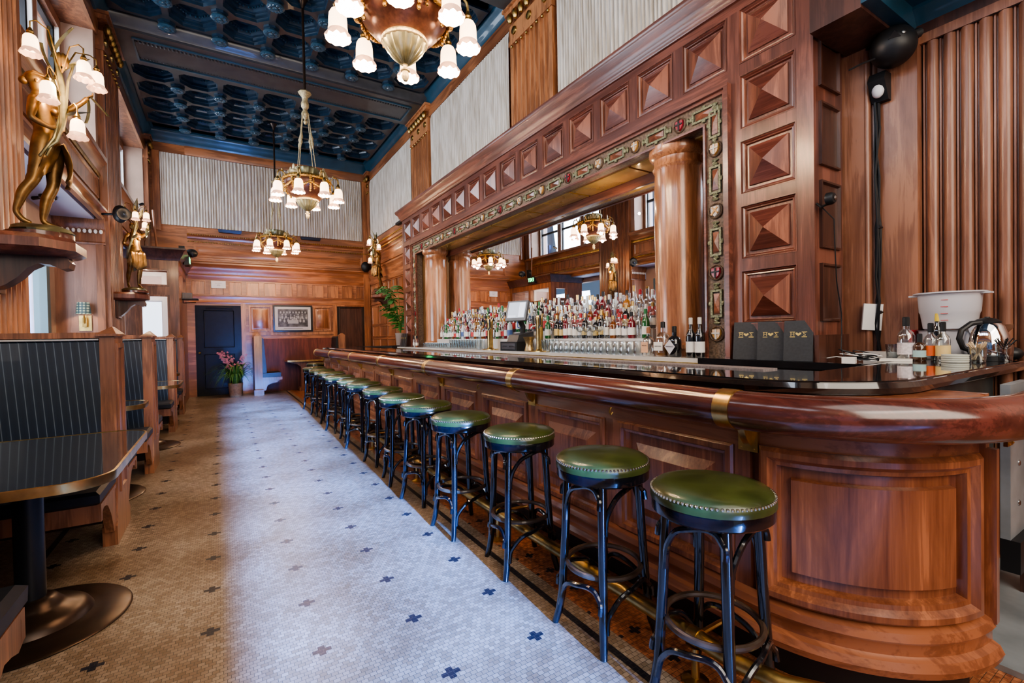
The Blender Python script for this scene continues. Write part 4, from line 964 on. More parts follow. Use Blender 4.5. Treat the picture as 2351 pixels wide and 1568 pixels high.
# ================================================================== STATUE LAMPS
def statue_mesh():
    J = dict(pel=(.02,0,.60),wst=(.015,.0,.70),chs=(-.005,0,.80),nks=(-.012,0,.885),nk=(-.018,0,.94),hd=(-.02,0,1.0),ht=(-.035,0,1.055),
        sn=(-.03,-.085,.868),en=(-.045,-.13,.72),wn=(.045,-.10,.69),hn=(.075,-.085,.70), sf=(.02,.085,.875),ef=(.115,.12,.90),wf=(.19,.11,.975),hf=(.225,.10,1.02),
        hl=(-.005,-.05,.56),kl=(-.045,-.058,.345),cl=(-.098,-.058,.26),al=(-.135,-.055,.125),ml=(-.105,-.056,.075),tl=(-.06,-.058,.055), hr=(.045,.052,.565),kr=(.035,.05,.335),cr=(-.003,.048,.24),ar=(-.022,.045,.095),mr=(.02,.046,.066),tr=(.072,.048,.052))
    Rr = dict(pel=.082,wst=.058,chs=.072,nks=.045,nk=.027,hd=.05,ht=.045,sn=.034,en=.023,wn=.016,hn=.018,sf=.034,ef=.023,wf=.016,hf=.018,hl=.064,kl=.033,cl=.034,al=.017,ml=.019,tl=.013,hr=.064,kr=.034,cr=.035,ar=.018,mr=.020,tr=.014)
    E_ = ['pel wst','wst chs','chs nks','nks nk','nk hd','hd ht','nks sn','sn en','en wn','wn hn','nks sf','sf ef','ef wf','wf hf','pel hl','hl kl','kl cl','cl al','al ml','ml tl','pel hr','hr kr','kr cr','cr ar','ar mr','mr tr']
    ks = list(J); me = bpy.data.meshes.new('fig'); me.from_pydata([J[k] for k in ks], [tuple(ks.index(a) for a in e.split()) for e in E_], [])
    o = bpy.data.objects.new('fig', me); COL.objects.link(o); sk = o.modifiers.new('s', 'SKIN'); ss = o.modifiers.new('d', 'SUBSURF'); ss.levels = 2; ss.render_levels = 2
    for i, k in enumerate(ks): me.skin_vertices[0].data[i].radius = (Rr[k], Rr[k]); me.skin_vertices[0].data[i].use_root = (k == 'pel')
    bpy.context.view_layer.update(); dg = bpy.context.evaluated_depsgraph_get(); m2 = bpy.data.meshes.new_from_object(o.evaluated_get(dg))
    mb = MB(); mb.add([tuple(v.co) for v in m2.vertices], [tuple(p.vertices) for p in m2.polygons]); bpy.data.objects.remove(o)
    return mb
FIG = statue_mesh()
def statue(loc, rz, label, nl=6, sc=1.0):
    t = thing('statue_lamp', label, 'lamp', loc, rz)
    f = MB().merge(FIG)
    # face, breasts, fingers
    f.ball((.028,0,1.0), (.012,.007,.012), 6, 5); f.ball((.018,0,.985), (.016,.012,.006), 6, 4); f.ball((.012,0,.968), (.016,.016,.012), 8, 5)
    for s_ in (-1, 1):
        f.ball((.062,s_*.034,.815), (.026,.026,.026), 8, 6); f.ball((.019,s_*.018,1.008), (.006,.008,.005), 6, 4); f.ball((-.02,s_*.048,1.0), (.010,.006,.014), 6, 4)
    for i in range(4):
        f.tube([(.075,-.09+.008*i,.695),(.098,-.092+.009*i,.70),(.108,-.086+.009*i,.714),(.098,-.080+.008*i,.722)], .0048, 5)
        f.tube([(.225,.088+.008*i,1.02),(.245,.088+.009*i,1.035),(.250,.092+.008*i,1.055-.004*i)], .0045, 5)
    f.tube([(.07,-.07,.70),(.085,-.058,.715),(.098,-.066,.722)], .005, 5); f.tube([(.215,.115,1.015),(.225,.125,1.035)], .005, 5)
    for s_, x0, z0 in ((-1,-.06,.055), (1,.072,.052)):
        for i in range(5): f.ball((x0+.010-.003*abs(i-1), s_*.053-.016+.008*i, z0-.004), (.012,.0045,.006), 5, 4)
    f.ball((-.018,0,1.006), (.046,.041,.060), 16, 12); h = MB(); h.ball((-.034,0,1.024), (.052,.050,.050), 16, 10); h.ball((-.083,0,1.00), (.028,.030,.026), 10, 8)
    for i in range(9): a = -1.1+i*.28; h.tube([(.012,.040*sin(a),1.035+.020*cos(a)),(-.035,.052*sin(a),1.024+.050*cos(a)),(-.085,.02*sin(a),1.005+.02*cos(a))], .0065, 6)
    f.build('figure', BRONZE, t, ang=80); h.build('hair', BRONZE, t, ang=70)
    c = MB(); R = []
    for i in range(9):
        z = .60-.033*i; ring = []
        for j in range(28):
            a = 2*PI*j/28; r = .088+.008*sin(5*a+i*.9)+.005*sin(11*a)-.0025*i
            ring.append((.030-.009*i+r*.92*cos(a), r*1.18*sin(a), z+.06*cos(a)+.03*sin(a)))
        R.append(ring)
    c.loft(R[1:8], (False, False))
    def sheet(rows):
        top_ = [[(p[0]+.006, p[1], p[2]) for p in r_] for r_ in rows]
        c.loft([r_+t_[::-1] for r_, t_ in zip(rows, top_)])
    sheet([[(.10-.02*k/9+.012*sin(k*2.1+q*2)+.03*sin(q*2.6), -.10+.022*k+.01*q, .60-.23*q-.05*q*sin(k*.35)) for k in range(10)] for q in [j/7 for j in range(8)]])
    c.build('drapery', BRONZE, t, ang=80)
    b_ = MB(); b_.lathe([(.155,0),(.16,.012),(.14,.035),(.10,.052),(.04,.06),(.001,.062)], 24, (-.03,0,0), wob=lambda k, a: .014*sin(3*a+k)); b_.build('rocky_base', BRONZEG, t)
    MB().lathe([(.17,-.03),(.17,0),(.001,0)], 24, (-.03,0,0)).build('plinth', plain('red_marble', (.10,.03,.02), .3, coat=.5, var=.5), t)
    s = MB(); stem = [(.0,-.10,.52),(.07,-.11,.60),(.10,-.09,.72),(.105,-.05,.86),(.10,-.02,1.0),(.075,0,1.18),(.05,0,1.34)]
    s.tube(stem, [.006,.011,.016,.019,.018,.014,.008], 8); s.tube([(.02,-.1,.50),(.08,-.10,.66),(.12,-.06,.86),(.13,-.02,1.05),(.16,.02,1.2)], .008, 6)
    s.tube([(-.01,-.11,.49),(.06,-.12,.62),(.09,-.06,.8),(.07,.02,1.0),(.02,.03,1.2)], .008, 6); s.build('flower_stem', BRONZEG, t)
    for (x, y, z, ax, tz, L_) in ((.06,0,1.22,-.35,.3,.20),(.05,0,1.2,.25,-.2,.24),(.09,.02,1.12,.6,.5,.18),(.05,-.02,1.1,-.5,-.6,.18),(.11,-.06,.8,.9,.3,.10),(.09,-.05,.95,-.8,.3,.12),(.23,.10,1.03,.8,-1.9,.16),(.22,.10,1.0,.1,-2.4,.22)):
        P_ = []
        for i in range(7):
            q = i/6; P_.append((x+L_*q*sin(ax)+.05*q*q*cos(tz), y+.04*sin(tz)*q, z+L_*q*(cos(ax) if tz > -1.5 else -.8)))
        lf = MB(); lf.loft([[ (p[0]-.0, p[1]-.03*sin(PI*(i/6)**.7)-.002, p[2]), (p[0]+.012, p[1], p[2]), (p[0], p[1]+.03*sin(PI*(i/6)**.7)+.002, p[2]), (p[0]-.006, p[1], p[2])] for i, p in enumerate(P_)]); lf.build('leaf_spray', BRONZEG, t)
    fl = MB()
    for i in range(6): a = i*PI/3; fl.ball((.10+.02*cos(a), .02*sin(a), 1.19), (.018,.018,.05), 6, 6)
    fl.build('bronze_bloom', BRONZE, t)
    L6 = [(-.035,-.10,1.135,.7),(.215,-.06,1.07,1),(.275,.06,1.07,1),(.06,.12,.965,.8),(.045,-.17,.83,.9),(.175,-.08,.655,1)][:nl]
    for i, (x, y, z, q) in enumerate(L6):
        o0 = (.10,-.02,z+.05 if z < 1 else 1.10); top = (x, y, z+.175)
        MB().tube([o0, ((o0[0]*.6+x*.4), (o0[1]*.5+y*.5), z+.21), ((o0[0]*.2+x*.8), y*.95, z+.235), (x, y, z+.215), top], .0045, 6).build('lamp_arm', BRASSD, t)
        lampshade(t, x, y, z+.0, .70)
    if sc != 1: t.scale = (sc,)*3
    return t
def corbel(x, y, z, nx, label, w=.46, dep=.42):
    t = thing('wall_bracket', label, 'wall bracket', (x, y, z-.3))
    m = MB(); h = w/2; f = [(x,y-h),(x+nx*(dep-.14),y-h),(x+nx*dep,y-h+.16),(x+nx*dep,y+h-.16),(x+nx*(dep-.14),y+h),(x,y+h)]
    def off(k): return [(x if abs(a-x) < 1e-6 else a-nx*k, y+(b_-y)*(1-k/h)) for a, b_ in f]
    m.loft([[(a,b_,z-.115) for a, b_ in off(.05)], [(a,b_,z-.10) for a, b_ in off(.02)], [(a,b_,z-.085) for a, b_ in off(.0)], [(a,b_,z-.03) for a, b_ in off(0)], [(a,b_,z) for a, b_ in off(.025)]]); m.build('shelf', W_MAH, t, True)
    pts = [(0,-.115)]+[(dep*.86,-.115),(dep*.90,-.15),(dep*.88,-.19),(dep*.80,-.20),(dep*.68,-.17),(dep*.56,-.165),(dep*.44,-.20),(dep*.34,-.26),(dep*.22,-.31),(.06,-.335),(0,-.34)]
    MB().prism([(x+nx*a, z+b_) for a, b_ in pts], 1, y-.07, y+.07).build('scroll_bracket', W_DARK, t, True)
    MB().box(min(x,x+nx*.04), y-.14, z-.36, max(x,x+nx*.04), y+.14, z-.10).build('wall_plate', W_DARK, t, True)
corbel(-1.28, 4.36, 1.995, 1, 'dark wood wall bracket on the near left pilaster holding the big statue lamp', .62, .46)
statue((-.98, 4.30, 2.025), .12, 'large bronze standing figure lamp with frosted flower shades on the near left pilaster')
corbel(-1.28, 8.70, 2.00, 1, 'small dark wood wall bracket on the second left pilaster', .5, .38)
statue((-1.04, 8.62, 2.03), -1.1, 'bronze figure lamp with small glowing shades on the second left pilaster', 4, .92)
corbel(3.5, 11.35, 2.34, -1, 'dark wood wall bracket on the right wall near the back corner', .5, .4)
statue((3.26, 11.30, 2.42), PI+.35, 'bronze figure lamp holding six shades on the right wall near the back corner', 6, 1.0)
tag(MB().box(3.12, 11.16, 2.34, 3.40, 11.44, 2.39).build('statue_plinth', W_DARK), 'small square dark plinth under the figure lamp on the right wall', 'plinth')
# ================================================================== SMALL WALL THINGS
t = thing('wall_sconce', 'brass wall sconce with a tartan drum shade above the booths', 'sconce', (-1.53, 8.235, 1.55))
MB().box(-.062,-.012,-.10,.062,0,.10).build('back_plate', BRASS, t); MB().tube([(0,-.01,.0),(0,-.07,.0),(0,-.075,.10)], .009, 8).box(-.02,-.06,-.05,.02,-.02,.07).build('arm', BRASSD, t)
MB().lathe([(.062,.27),(.062,.27),(.078,.12),(.076,.12),(.060,.27)], 28, (0,-.095,0)).build('lamp_shade', TARTAN, t)
MB().ball((0,-.095,.17), (.022,.022,.03), 8, 6).build('bulb', BULB, t)
t = thing('framed_photograph', 'framed black and white group photograph hanging on the back wall', 'picture', (1.53, 12.86, 1.80))
MB().rings((0,0,0), (1,0,0), (0,0,1), (0,-1,0), .90, .66, [(0,0),(0,.03),(.03,.035),(.035,.015)]).build('frame', PLASTIC, t)
MB().box(-.41,-.022,-.29,.41,-.016,.29).build('mat', plain('mat_board', (.55,.54,.52), .6), t)
MB().box(-.34,-.026,-.21,.34,-.022,.23).build('print', plain('photo_grey', (.10,.10,.10), .5, var=.9, bscale=9), t)
m = MB(); rr = random.Random(3)
m.box(-.12,-.030,-.13,.12,-.027,-.04)
pg = plain('photo_light', (.36,.36,.35), .6)
for i in range(14):
    x = -.29+.045*i+rr.uniform(-.01,.01); z = .02+.06*(i % 2)+rr.uniform(-.02,.03); m.ball((x,-.027,z), (.016,.003,.02), 8, 5); m.ball((x,-.026,z-.065), (.03,.003,.05), 8, 5)
for i in range(9): x = -.28+.07*i; m.ball((x,-.027,.15), (.02,.002,.03), 8, 5)
m.build('figures_in_photo', pg, t)
MB().box(-.22,-.025,-.255,.22,-.022,-.245).build('caption_line', PLASTIC, t)
t = thing('notice_plate', 'small white capacity notice plate on the back wall above the black door', 'sign', (-.04, 12.88, 2.59))
MB().box(-.145,-.01,-.085,.145,0,.085).build('plate', WHITE, t)
tm = textmesh('476', .05, .001); tm.xf(T(0,-.012,-.02,0,PI/2)).build('lettering', plain('grey_letters', (.25,.2,.2), .5), t); textmesh('OCCUPANCY', .022, .001).xf(T(0,-.012,.03,0,PI/2)).build('lettering', PLASTIC, t)
for k, (u0, lab) in enumerate(((.0,'flat black heater bar under the back curtain, left one'), (1.76,'flat black heater bar under the back curtain, right one'))):
    t = thing('heater_bar', lab, 'heater', (u0+.22, 12.85, 3.84)); MB().loft([[(-.24,-.10,z),(.24,-.10,z),(.24,.0,z),(-.24,.0,z)] if z else [(-.22,-.08,-.045),(.22,-.08,-.045),(.22,-.01,-.045),(-.22,-.01,-.045)] for z in (0,.02)]).build('housing', PLASTIC, t); MB().box(-.1,-.02,-.02,.1,.05,.01).build('mount', PLASTIC, t)
t = thing('heater_bar', 'flat black heater bar on the right wall beside the back bar cornice', 'heater', (3.44, 10.0, 3.82)); MB().box(-.08,-.25,-.03,.0,.25,.02).build('housing', PLASTIC, t); MB().box(-.02,-.1,-.01,.06,.1,.01).build('mount', PLASTIC, t)
def ballspeaker(loc, r, d, label, squash=(1,1,1), mount=(0,.1,0)):
    t = thing('loudspeaker', label, 'speaker', loc); d = Vector(d).normalized()
    m = MB().ball((0,0,0), (r*squash[0], r*squash[1], r*squash[2]), 28, 18); m.build('housing', PLASTIC, t)
    q = d.to_track_quat('Z', 'Y').to_matrix().to_4x4()
    MB().lathe([(r*.72,r*.62),(r*.74,r*.70),(r*.66,r*.76),(r*.5,r*.74),(r*.2,r*.80),(.001,r*.86)], 28).xf(q).build('grille', plain('speaker_grille', (.02,.024,.028), .35), t)
    MB().lathe([(r*.09,r*.85),(.001,r*.92)], 12).xf(q).build('tweeter', STEEL, t)
    MB().tube([(0,0,0), tuple(Vector(mount)*.6), mount], .016, 8).build('mount', PLASTIC, t)
    return t
t = thing('loudspeaker', 'large black spherical loudspeaker high on the right wall above the bar end', 'speaker', (3.56, 1.20, 3.03))
MB().ball((0,0,0), .118, 32, 22).build('housing', PLASTIC, t)
q = Vector((-.75,-.1,.1)).to_track_quat('Z', 'Y').to_matrix().to_4x4()
MB().lathe([(.014,.115),(.012,.122),(.001,.124)], 14).xf(T(0,0,.01) @ Vector((-.72,-.68,.12)).to_track_quat('Z', 'Y').to_matrix().to_4x4()).build('badge', STEEL, t)
MB().prism([(-.03,0),(.03,0),(.0,.045)], 2, .110, .119).xf(Vector((-.86,-.34,.0)).to_track_quat('Z', 'Y').to_matrix().to_4x4()).build('vent', BLACKL, t)
MB().tube([(.02,-.06,.03),(.06,-.10,.05),(.18,-.03,.10)], .03, 10).build('mount', PLASTIC, t); MB().tube([(-.10,.06,-.07),(-.17,.10,-.10),(-.24,.14,-.14)], .006, 6).build('aerial', PLASTIC, t)
ballspeaker((-1.10, 7.95, 2.98), .115, (.5,-.8,-.1), 'black disc shaped loudspeaker on the left pilaster above the booths', (.7,.8,1), (-.2,.1,0))
ballspeaker((3.32, 12.70, 3.18), .115, (-.3,-.9,-.2), 'black oval loudspeaker in the back right corner', (1,1,1.25), (.12,.15,0))
ballspeaker((-.50, 11.9, 3.13), .10, (.7,-.6,-.2), 'small black ball loudspeaker on top of the entry vestibule', (1.1,1,.9), (-.12,.0,-.04))
t = thing('wall_speaker', 'small upright black speaker box on the entry vestibule cornice', 'speaker', (-.66, 11.75, 3.02)); MB().box(-.05,-.05,0,.05,.05,.22).build('cabinet', PLASTIC, t); MB().lathe([(.03,0),(.028,.01),(.001,.012)], 14).xf(T(0,-.05,.14,0,PI/2)).build('driver', STEEL, t)
t = thing('exit_sign', 'black exit sign with green letters on the side of the entry vestibule', 'sign', (-.56, 11.45, 2.90)); MB().box(-.04,-.17,-.10,.04,.17,.10).build('case', PLASTIC, t)
textmesh('EXIT', .15, .004).xf(T(.045,0,0,PI/2,PI/2)).build('lettering', EXITG, t); MB().box(-.10,-.02,-.02,-.03,.02,.02).build('mount', PLASTIC, t)
t = thing('projector_shelf', 'small black shelf with devices on the side of the vestibule beside the black door', 'shelf', (-.55, 11.5, 2.12)); MB().box(-.12,-.18,0,.16,.18,.02).build('shelf', PLASTIC, t); MB().box(-.10,-.14,.02,.06,.10,.13).build('box', W_DARK, t); MB().tube([(-.1,.1,0),(-.1,.1,-.06),(.12,0,-.05)], .01, 6).build('strut', STEEL, t)
t = thing('dome_camera', 'black dome camera under the white soffit of the nearest bay', 'camera', (-1.6, 7.1, 2.93)); MB().lathe([(.075,0),(.075,-.03),(.06,-.035)], 20).build('base', PLASTIC, t); MB().ball((0,0,-.035), (.055,.055,.05), 16, 10).build('dome', CHROME, t); MB().tube([(-.05,.05,-.01),(-.15,.12,-.02)], .02, 8).build('cable_box', PLASTIC, t)
t = thing('spotlight', 'small silver spotlight clamped to the far left window ledge', 'spotlight', (-1.28, 11.2, 3.85)); MB().tube([(0,-.05,0),(.06,.05,.06)], .028, 10).build('head', STEEL, t); MB().tube([(0,0,0),(-.02,0,-.08)], .008, 6).build('bracket', PLASTIC, t)
t = thing('banner_pole', 'short wooden pole leaning beside the back curtain in the left corner', 'pole', (-1.17, 12.3, 3.2)); MB().tube([(.06,0,-.1),(0,0,.85)], .022, 8).build('pole', W_RIGHT, t); MB().ball((.08,-.02,-.14), (.06,.04,.04), 8, 6).build('clamp', STEEL, t)
t = thing('security_light', 'small black flood light with white lens on the right wall under the big round speaker', 'light', (3.64, 1.29, 2.84)); MB().loft([[(-.06,-.045,.08),(.02,-.045,.08),(.02,.045,.08),(-.06,.045,.08)], [(-.085,-.045,.03),(.02,-.045,.03),(.02,.045,.03),(-.085,.045,.03)], [(-.02,-.045,-.09),(.02,-.045,-.09),(.02,.045,-.09),(-.02,.045,-.09)]]).build('case', PLASTIC, t)
MB().ball((-.05,0,-.03), (.028,.034,.045), 12, 8).build('lens', plain('white_lens', (.75,.75,.78), .3), t)
t = thing('cable_bundle', 'bundle of black cables running down the corner of the right wall', 'cables', (3.63, 1.33, 1.2)); rr = random.Random(5)
for i in range(6):
    o = rr.uniform(-.018,.018); MB().tube([(o+.004*sin(k*1.7+i), rr.uniform(-.012,.012)-.02, 1.55-k*.16) for k in range(11)], .0065, 6).build('cable', PLASTIC, t)
MB().tube([(-.02,-.03,.75),(.02,-.03,.75)], .012, 6).tube([(-.02,-.03,.2),(.02,-.03,.2)], .012, 6).build('cable_tie', PLASTIC, t)
t = thing('outlet_plate', 'crooked white cover plate behind the black cables above the bar shelf', 'wall plate', (3.60, 1.345, 1.37)); MB().box(-.055,0,-.085,.055,.012,.085).build('plate', WHITE, t); t.location = (3.60, 1.33, 1.37); t.rotation_euler = (0,.08,-.75)
t = thing('web_camera', 'small round black camera clipped on the end of the back bar with a thin cable', 'camera', (3.20, 1.42, 2.10)); MB().lathe([(.028,0),(.038,.005),(.038,.03),(.030,.045),(.001,.05)], 20).xf(T(0,0,0,0,PI/2)).build('head', PLASTIC, t); MB().lathe([(.014,.05),(.001,.056)], 12).xf(T(0,0,0,0,PI/2)).build('lens', STEEL, t); MB().tube([(0,0,-.03),(.0,.03,-.04),(.01,.06,-.01)], .008, 6).build('clip', PLASTIC, t)
MB().tube([(.01,.03,-.04),(.05,-.02,-.12),(.06,-.02,-.3),(.10,-.01,-.5),(.16,-.01,-.7),(.14,-.02,-.82),(.06,-.05,-.93),(.05,-.08,-1.0)], .0035, 6).build('cable', PLASTIC, t)
t = thing('ceiling_cable', 'black cables fixed along the top of the reeded right wall', 'cables', (3.72, .8, 3.08))
for i in range(4): MB().tube([(.0+.004*i, .30, .012*i-.03), (-.01, 0, .012*i-.03+.01*sin(i)), (0, -.5, .012*i-.03), (0,-1.2,.012*i-.03)], .009, 6).build('cable', PLASTIC, t)

# ================================================================== PLANTS
t = thing('potted_orchid', 'potted orchid with pink flowers and long arching leaves on the floor by the black door', 'plant', (.24, 12.35, 0)); rr = random.Random(11)
MB().lathe([(.115,0),(.13,.02),(.145,.28),(.15,.30),(.138,.30),(.13,.25),(.001,.25)], 24).build('pot', TERRA, t)
m = MB()
for i in range(64):
    a = rr.uniform(0, 2*PI); L_ = rr.uniform(.35,.62); hh = rr.uniform(.25,.55); R = []
    for k in range(9):
        q = k/8; r = .04+L_*q**1.3; z = .26+hh*sin(q*2.3)*1.0-(.25*q**3 if i % 2 else .05*q); w = .016*sin(PI*min(1,q*.9+.12))
        cx, cy = r*cos(a), min(r*sin(a), .48); R.append([(cx-w*sin(a), cy+w*cos(a), max(z,.02)), (cx, cy, max(z-.004,.02)), (cx+w*sin(a), cy-w*cos(a), max(z,.02))])
    m.loft(R, (False, False), False)
m.v = [(min(p[0], .34), p[1], p[2]) for p in m.v]
lv = m.build('leaves', LEAF, t, recalc=False)
m = MB(); f = MB()
for i in range(6):
    a = rr.uniform(0, 2*PI); tx, ty = -.02+.14*cos(a)-.03*i*0, .12*sin(a); P_ = [(0,0,.28),(tx*.3,ty*.3,.55),(tx,ty,.80),(tx*1.6,ty*1.4,.93)]; m.tube(P_, .005, 5)
    for j in range(17):
        q = j/16; px = tx*(.6+1.2*q)+rr.uniform(-.05,.05); py = ty*(.6+1.0*q)+rr.uniform(-.05,.05); pz = .66+.36*q*.9+rr.uniform(-.06,.05)
        for e in range(4): b_ = e*PI/2+rr.random(); f.ball((px+.014*cos(b_), py-.006, pz+.014*sin(b_)), (.014,.005,.010), 5, 3)
m.build('flower_stalk', LEAF, t); f.build('blossoms', PETAL, t)
t = thing('potted_palm', 'potted palm with feathery green fronds at the far end of the back bar', 'plant', (3.24, 9.70, 1.092)); rr = random.Random(4)
MB().lathe([(.08,0),(.09,.02),(.11,.26),(.115,.28),(.10,.28),(.095,.22),(.001,.22)], 20).build('pot', plain('grey_pot', (.33,.27,.24), .5), t)
m = MB()
for i in range(16):
    a = PI*.5+rr.uniform(-1.9,1.9); L_ = rr.uniform(.25,.50); hh = rr.uniform(.35,1.15); P_ = [(L_*q**1.5*cos(a), L_*q**1.5*sin(a), .2+hh*sin(q*1.9)) for q in [k/9 for k in range(10)]]
    P_ = [(min(p[0], .22), max(p[1],-.30), p[2]) for p in P_]; m.tube(P_, [.006-.0005*k for k in range(10)], 5)
    for k in range(2, 10):
        for j in (0, .5):
            if k+j > 9: continue
            p = Vector(P_[k]); 
            for s_ in (-1, 1):
                d = Vector((-sin(a)*s_+.5*cos(a), cos(a)*s_+.5*sin(a), -.25)).normalized()*(.17*sin(PI*(k+j+1)/12)+.03); o = p+Vector((0,0,.02*j)); e = o+d; e.x = min(e.x,.26); w = Vector((0,0,.007)); mid = o+d*.5+Vector((0,0,.012))
                m.add([o-w, o+w, mid+w*1.4, mid-w*1.4, e], [(0,1,2,3),(3,2,4)])
m.v = [(min(p[0], .17), max(p[1], -.31), p[2]) for p in m.v]; m.build('fronds', LEAFD, t, recalc=False)

# ================================================================== BOTTLES, GLASSES, BAR CLUTTER
def bottle(kind, glass, cap, labelm, label, grp, loc, rz=0, H=.30, R=.038):
    t = thing('liquor_bottle', label, 'bottle', loc, rz, grp); h, r = H, R
    pf = {'round': [(r*.92,0),(r,.01),(r,h*.58),(r*.85,h*.66),(r*.40,h*.75),(r*.34,h*.94),(r*.40,h*.95)],
          'wine': [(r*.9,0),(r,.01),(r,h*.55),(r*.9,h*.62),(r*.45,h*.72),(r*.36,h*.78),(r*.36,h*.97)],
          'squat': [(r*1.1,0),(r*1.25,.01),(r*1.25,h*.50),(r*1.05,h*.60),(r*.42,h*.68),(r*.40,h*.90)],
          'slim': [(r*.7,0),(r*.75,.01),(r*.80,h*.64),(r*.6,h*.72),(r*.34,h*.78),(r*.32,h*.95)]}[kind]
    sg = 14
    MB().lathe(pf+[(.001,pf[-1][1])], sg).build('glass', glass, t)
    rl = max(q[0] for q in pf)*1.012*(.97 if kind == 'slim' else 1)
    if labelm: MB().lathe([(rl,h*.14),(rl,h*.42)], sg).build('label', labelm, t)
    z = pf[-1][1]; MB().lathe([(r*.38,z-.03),(r*.42,z-.03),(r*.42,z+.018),(r*.3,z+.022),(.001,z+.022)], 10).build('cap', cap, t)
    return t
GL = {'clear': glassy('bottle_clear', (.92,.95,.95), .16, .9, .05, .5), 'green': plain('bottle_green', (.02,.12,.035), .08, coat=1), 'amber': plain('bottle_amber', (.18,.055,.012), .08, coat=1), 'dark': plain('bottle_dark', (.012,.012,.014), .08, coat=1), 'red': plain('bottle_red', (.16,.012,.02), .08, coat=1), 'frost': plain('bottle_frost', (.55,.62,.66), .25, coat=.5), 'honey': plain('bottle_honey', (.40,.17,.04), .08, coat=1)}
CAPS = {'red': plain('cap_red', (.50,.03,.04), .4), 'black': PLASTIC, 'gold': BRASS, 'white': WHITE, 'green': plain('cap_green', (.03,.20,.07), .4), 'silver': STEEL}
LB = {'cream': PAPER, 'white': WHITE, 'red': plain('label_red', (.52,.05,.05), .5), 'yellow': plain('label_yellow', (.70,.52,.22), .5), 'blue': plain('label_blue', (.08,.14,.35), .5), 'teal': plain('label_teal', (.35,.52,.52), .5), 'orange': plain('label_orange', (.75,.15,.04), .45), 'none': None}
PR_ = [('round','clear','red','white','clear bottle with red cap and white label'),('round','green','green','cream','green glass bottle with cream label'),('round','amber','gold','cream','amber whisky bottle with cream label'),('squat','honey','black','cream','squat honey coloured bottle with cream label'),('round','dark','gold','yellow','dark bottle with yellow label and gold cap'),('slim','clear','silver','none','tall slim clear bottle with silver cap'),('round','red','black','white','dark red bottle with white label'),('round','frost','silver','blue','pale frosted bottle with blue label'),('squat','clear','white','red','squat clear bottle with red label'),('round','clear','gold','cream','clear bottle with gold cap and cream label')]
protos = {}; rr = random.Random(21); rows = [(3.35, 1.24, 'front row', .25), (3.45, 1.33, 'middle row', .27), (3.56, 1.42, 'mirror row', .30)]
for ri, (x, z, rn_, hh) in enumerate(rows):
    y = 3.02; 
    while y < 7.8:
        if ri == 0 and 4.55 < y < 5.35: y += .1; continue
        k = rr.choice((0,0,1,2,3,4,5,5,6,7,8,8,9,9,9)); kd, g_, c_, l_, nm_ = PR_[k]; sc = rr.choice((.9,1,1,1.08,1.15))
        seg = 'near half' if y < 4.6 else 'far half'
        lab = nm_+', '+rn_+', '+('near' if y < 4.6 else 'far')+' side of till'
        if k not in protos: o = protos[k] = bottle(kd, GL[g_], CAPS[c_], LB[l_], lab, None, (0,0,0), 0, .30, .037)
        else: o = dup(protos[k], (0,0,0))
        o.location = (x+rr.uniform(-.008,.008), y, z); o.scale = (1,1,(hh/.30)*sc); o['label'] = lab; o['group'] = lab.split(',')[0]+'s, '+rn_
        y += rr.uniform(.076,.095)
# special bottles at the near end
def text_on(par, s, size, pos, mat, rz=-PI/2): textmesh(s, size, .0006).xf(T(*pos, rz, PI/2)).build('lettering', mat, par)
LT = plain('ink', (.05,.05,.06), .5)
o = bottle('squat', GL['clear'], W_BOOTH, None, 'clear whiskey bottle with pale orange label, leftmost of the pair beside the black apothecary bottle', None, (3.14, 2.80, 1.092), 0, .25, .040); MB().box(-.053,-.035,.03,-.050,.035,.12).build('label', plain('label_peach', (.72,.42,.25), .5), o); text_on(o, 'MEZCAL', .014, (-.0545,0,.09), LT)
o = bottle('squat', GL['clear'], PLASTIC, None, 'round shouldered whiskey bottle with a scalloped cream label and amber inside', None, (3.16, 2.66, 1.092), 0, .30, .048); MB().lathe([(.056,.004),(.0585,.01),(.0585,.10),(.001,.10)], 14).build('whiskey', GL['honey'], o); MB().box(-.064,-.045,.05,-.060,.045,.12).build('label', PAPER, o); text_on(o, 'WHISTLEPIG', .013, (-.0655,0,.085), LT)
o = bottle('squat', GL['dark'], PLASTIC, None, 'short black apothecary gin bottle with a white diamond label', None, (3.13, 2.52, 1.092), 0, .255, .045); MB().prism([(-.052,.085),(0,.142),(.052,.085),(0,.022)], 0, -.0605, -.0585).build('diamond_label', plain('label_pearl', (.62,.60,.64), .4), o); text_on(o, "HENDRICK'S", .0135, (-.0615,0,.085), LT)
for y, w in ((2.355,'left'), (2.275,'right')): 
    o = bottle('wine', GL['dark'], SILV, LB['white'], 'dark wine bottle with white label, %s one of the pair beside the carved strip' % w, 'pair of wine bottles', (3.12, y, 1.092), 0, .30, .037)
for k in range(3): bottle('slim', GL[('amber','red','clear')[k]], CAPS['black'], LB['cream'], ('small amber','small dark red','small clear')[k]+' bitters bottle with cream label at the far end of the marble counter', 'small bottles at the far end', (3.12+.04*(k % 2), 8.42+.07*k, 1.092), 0, .20, .028)
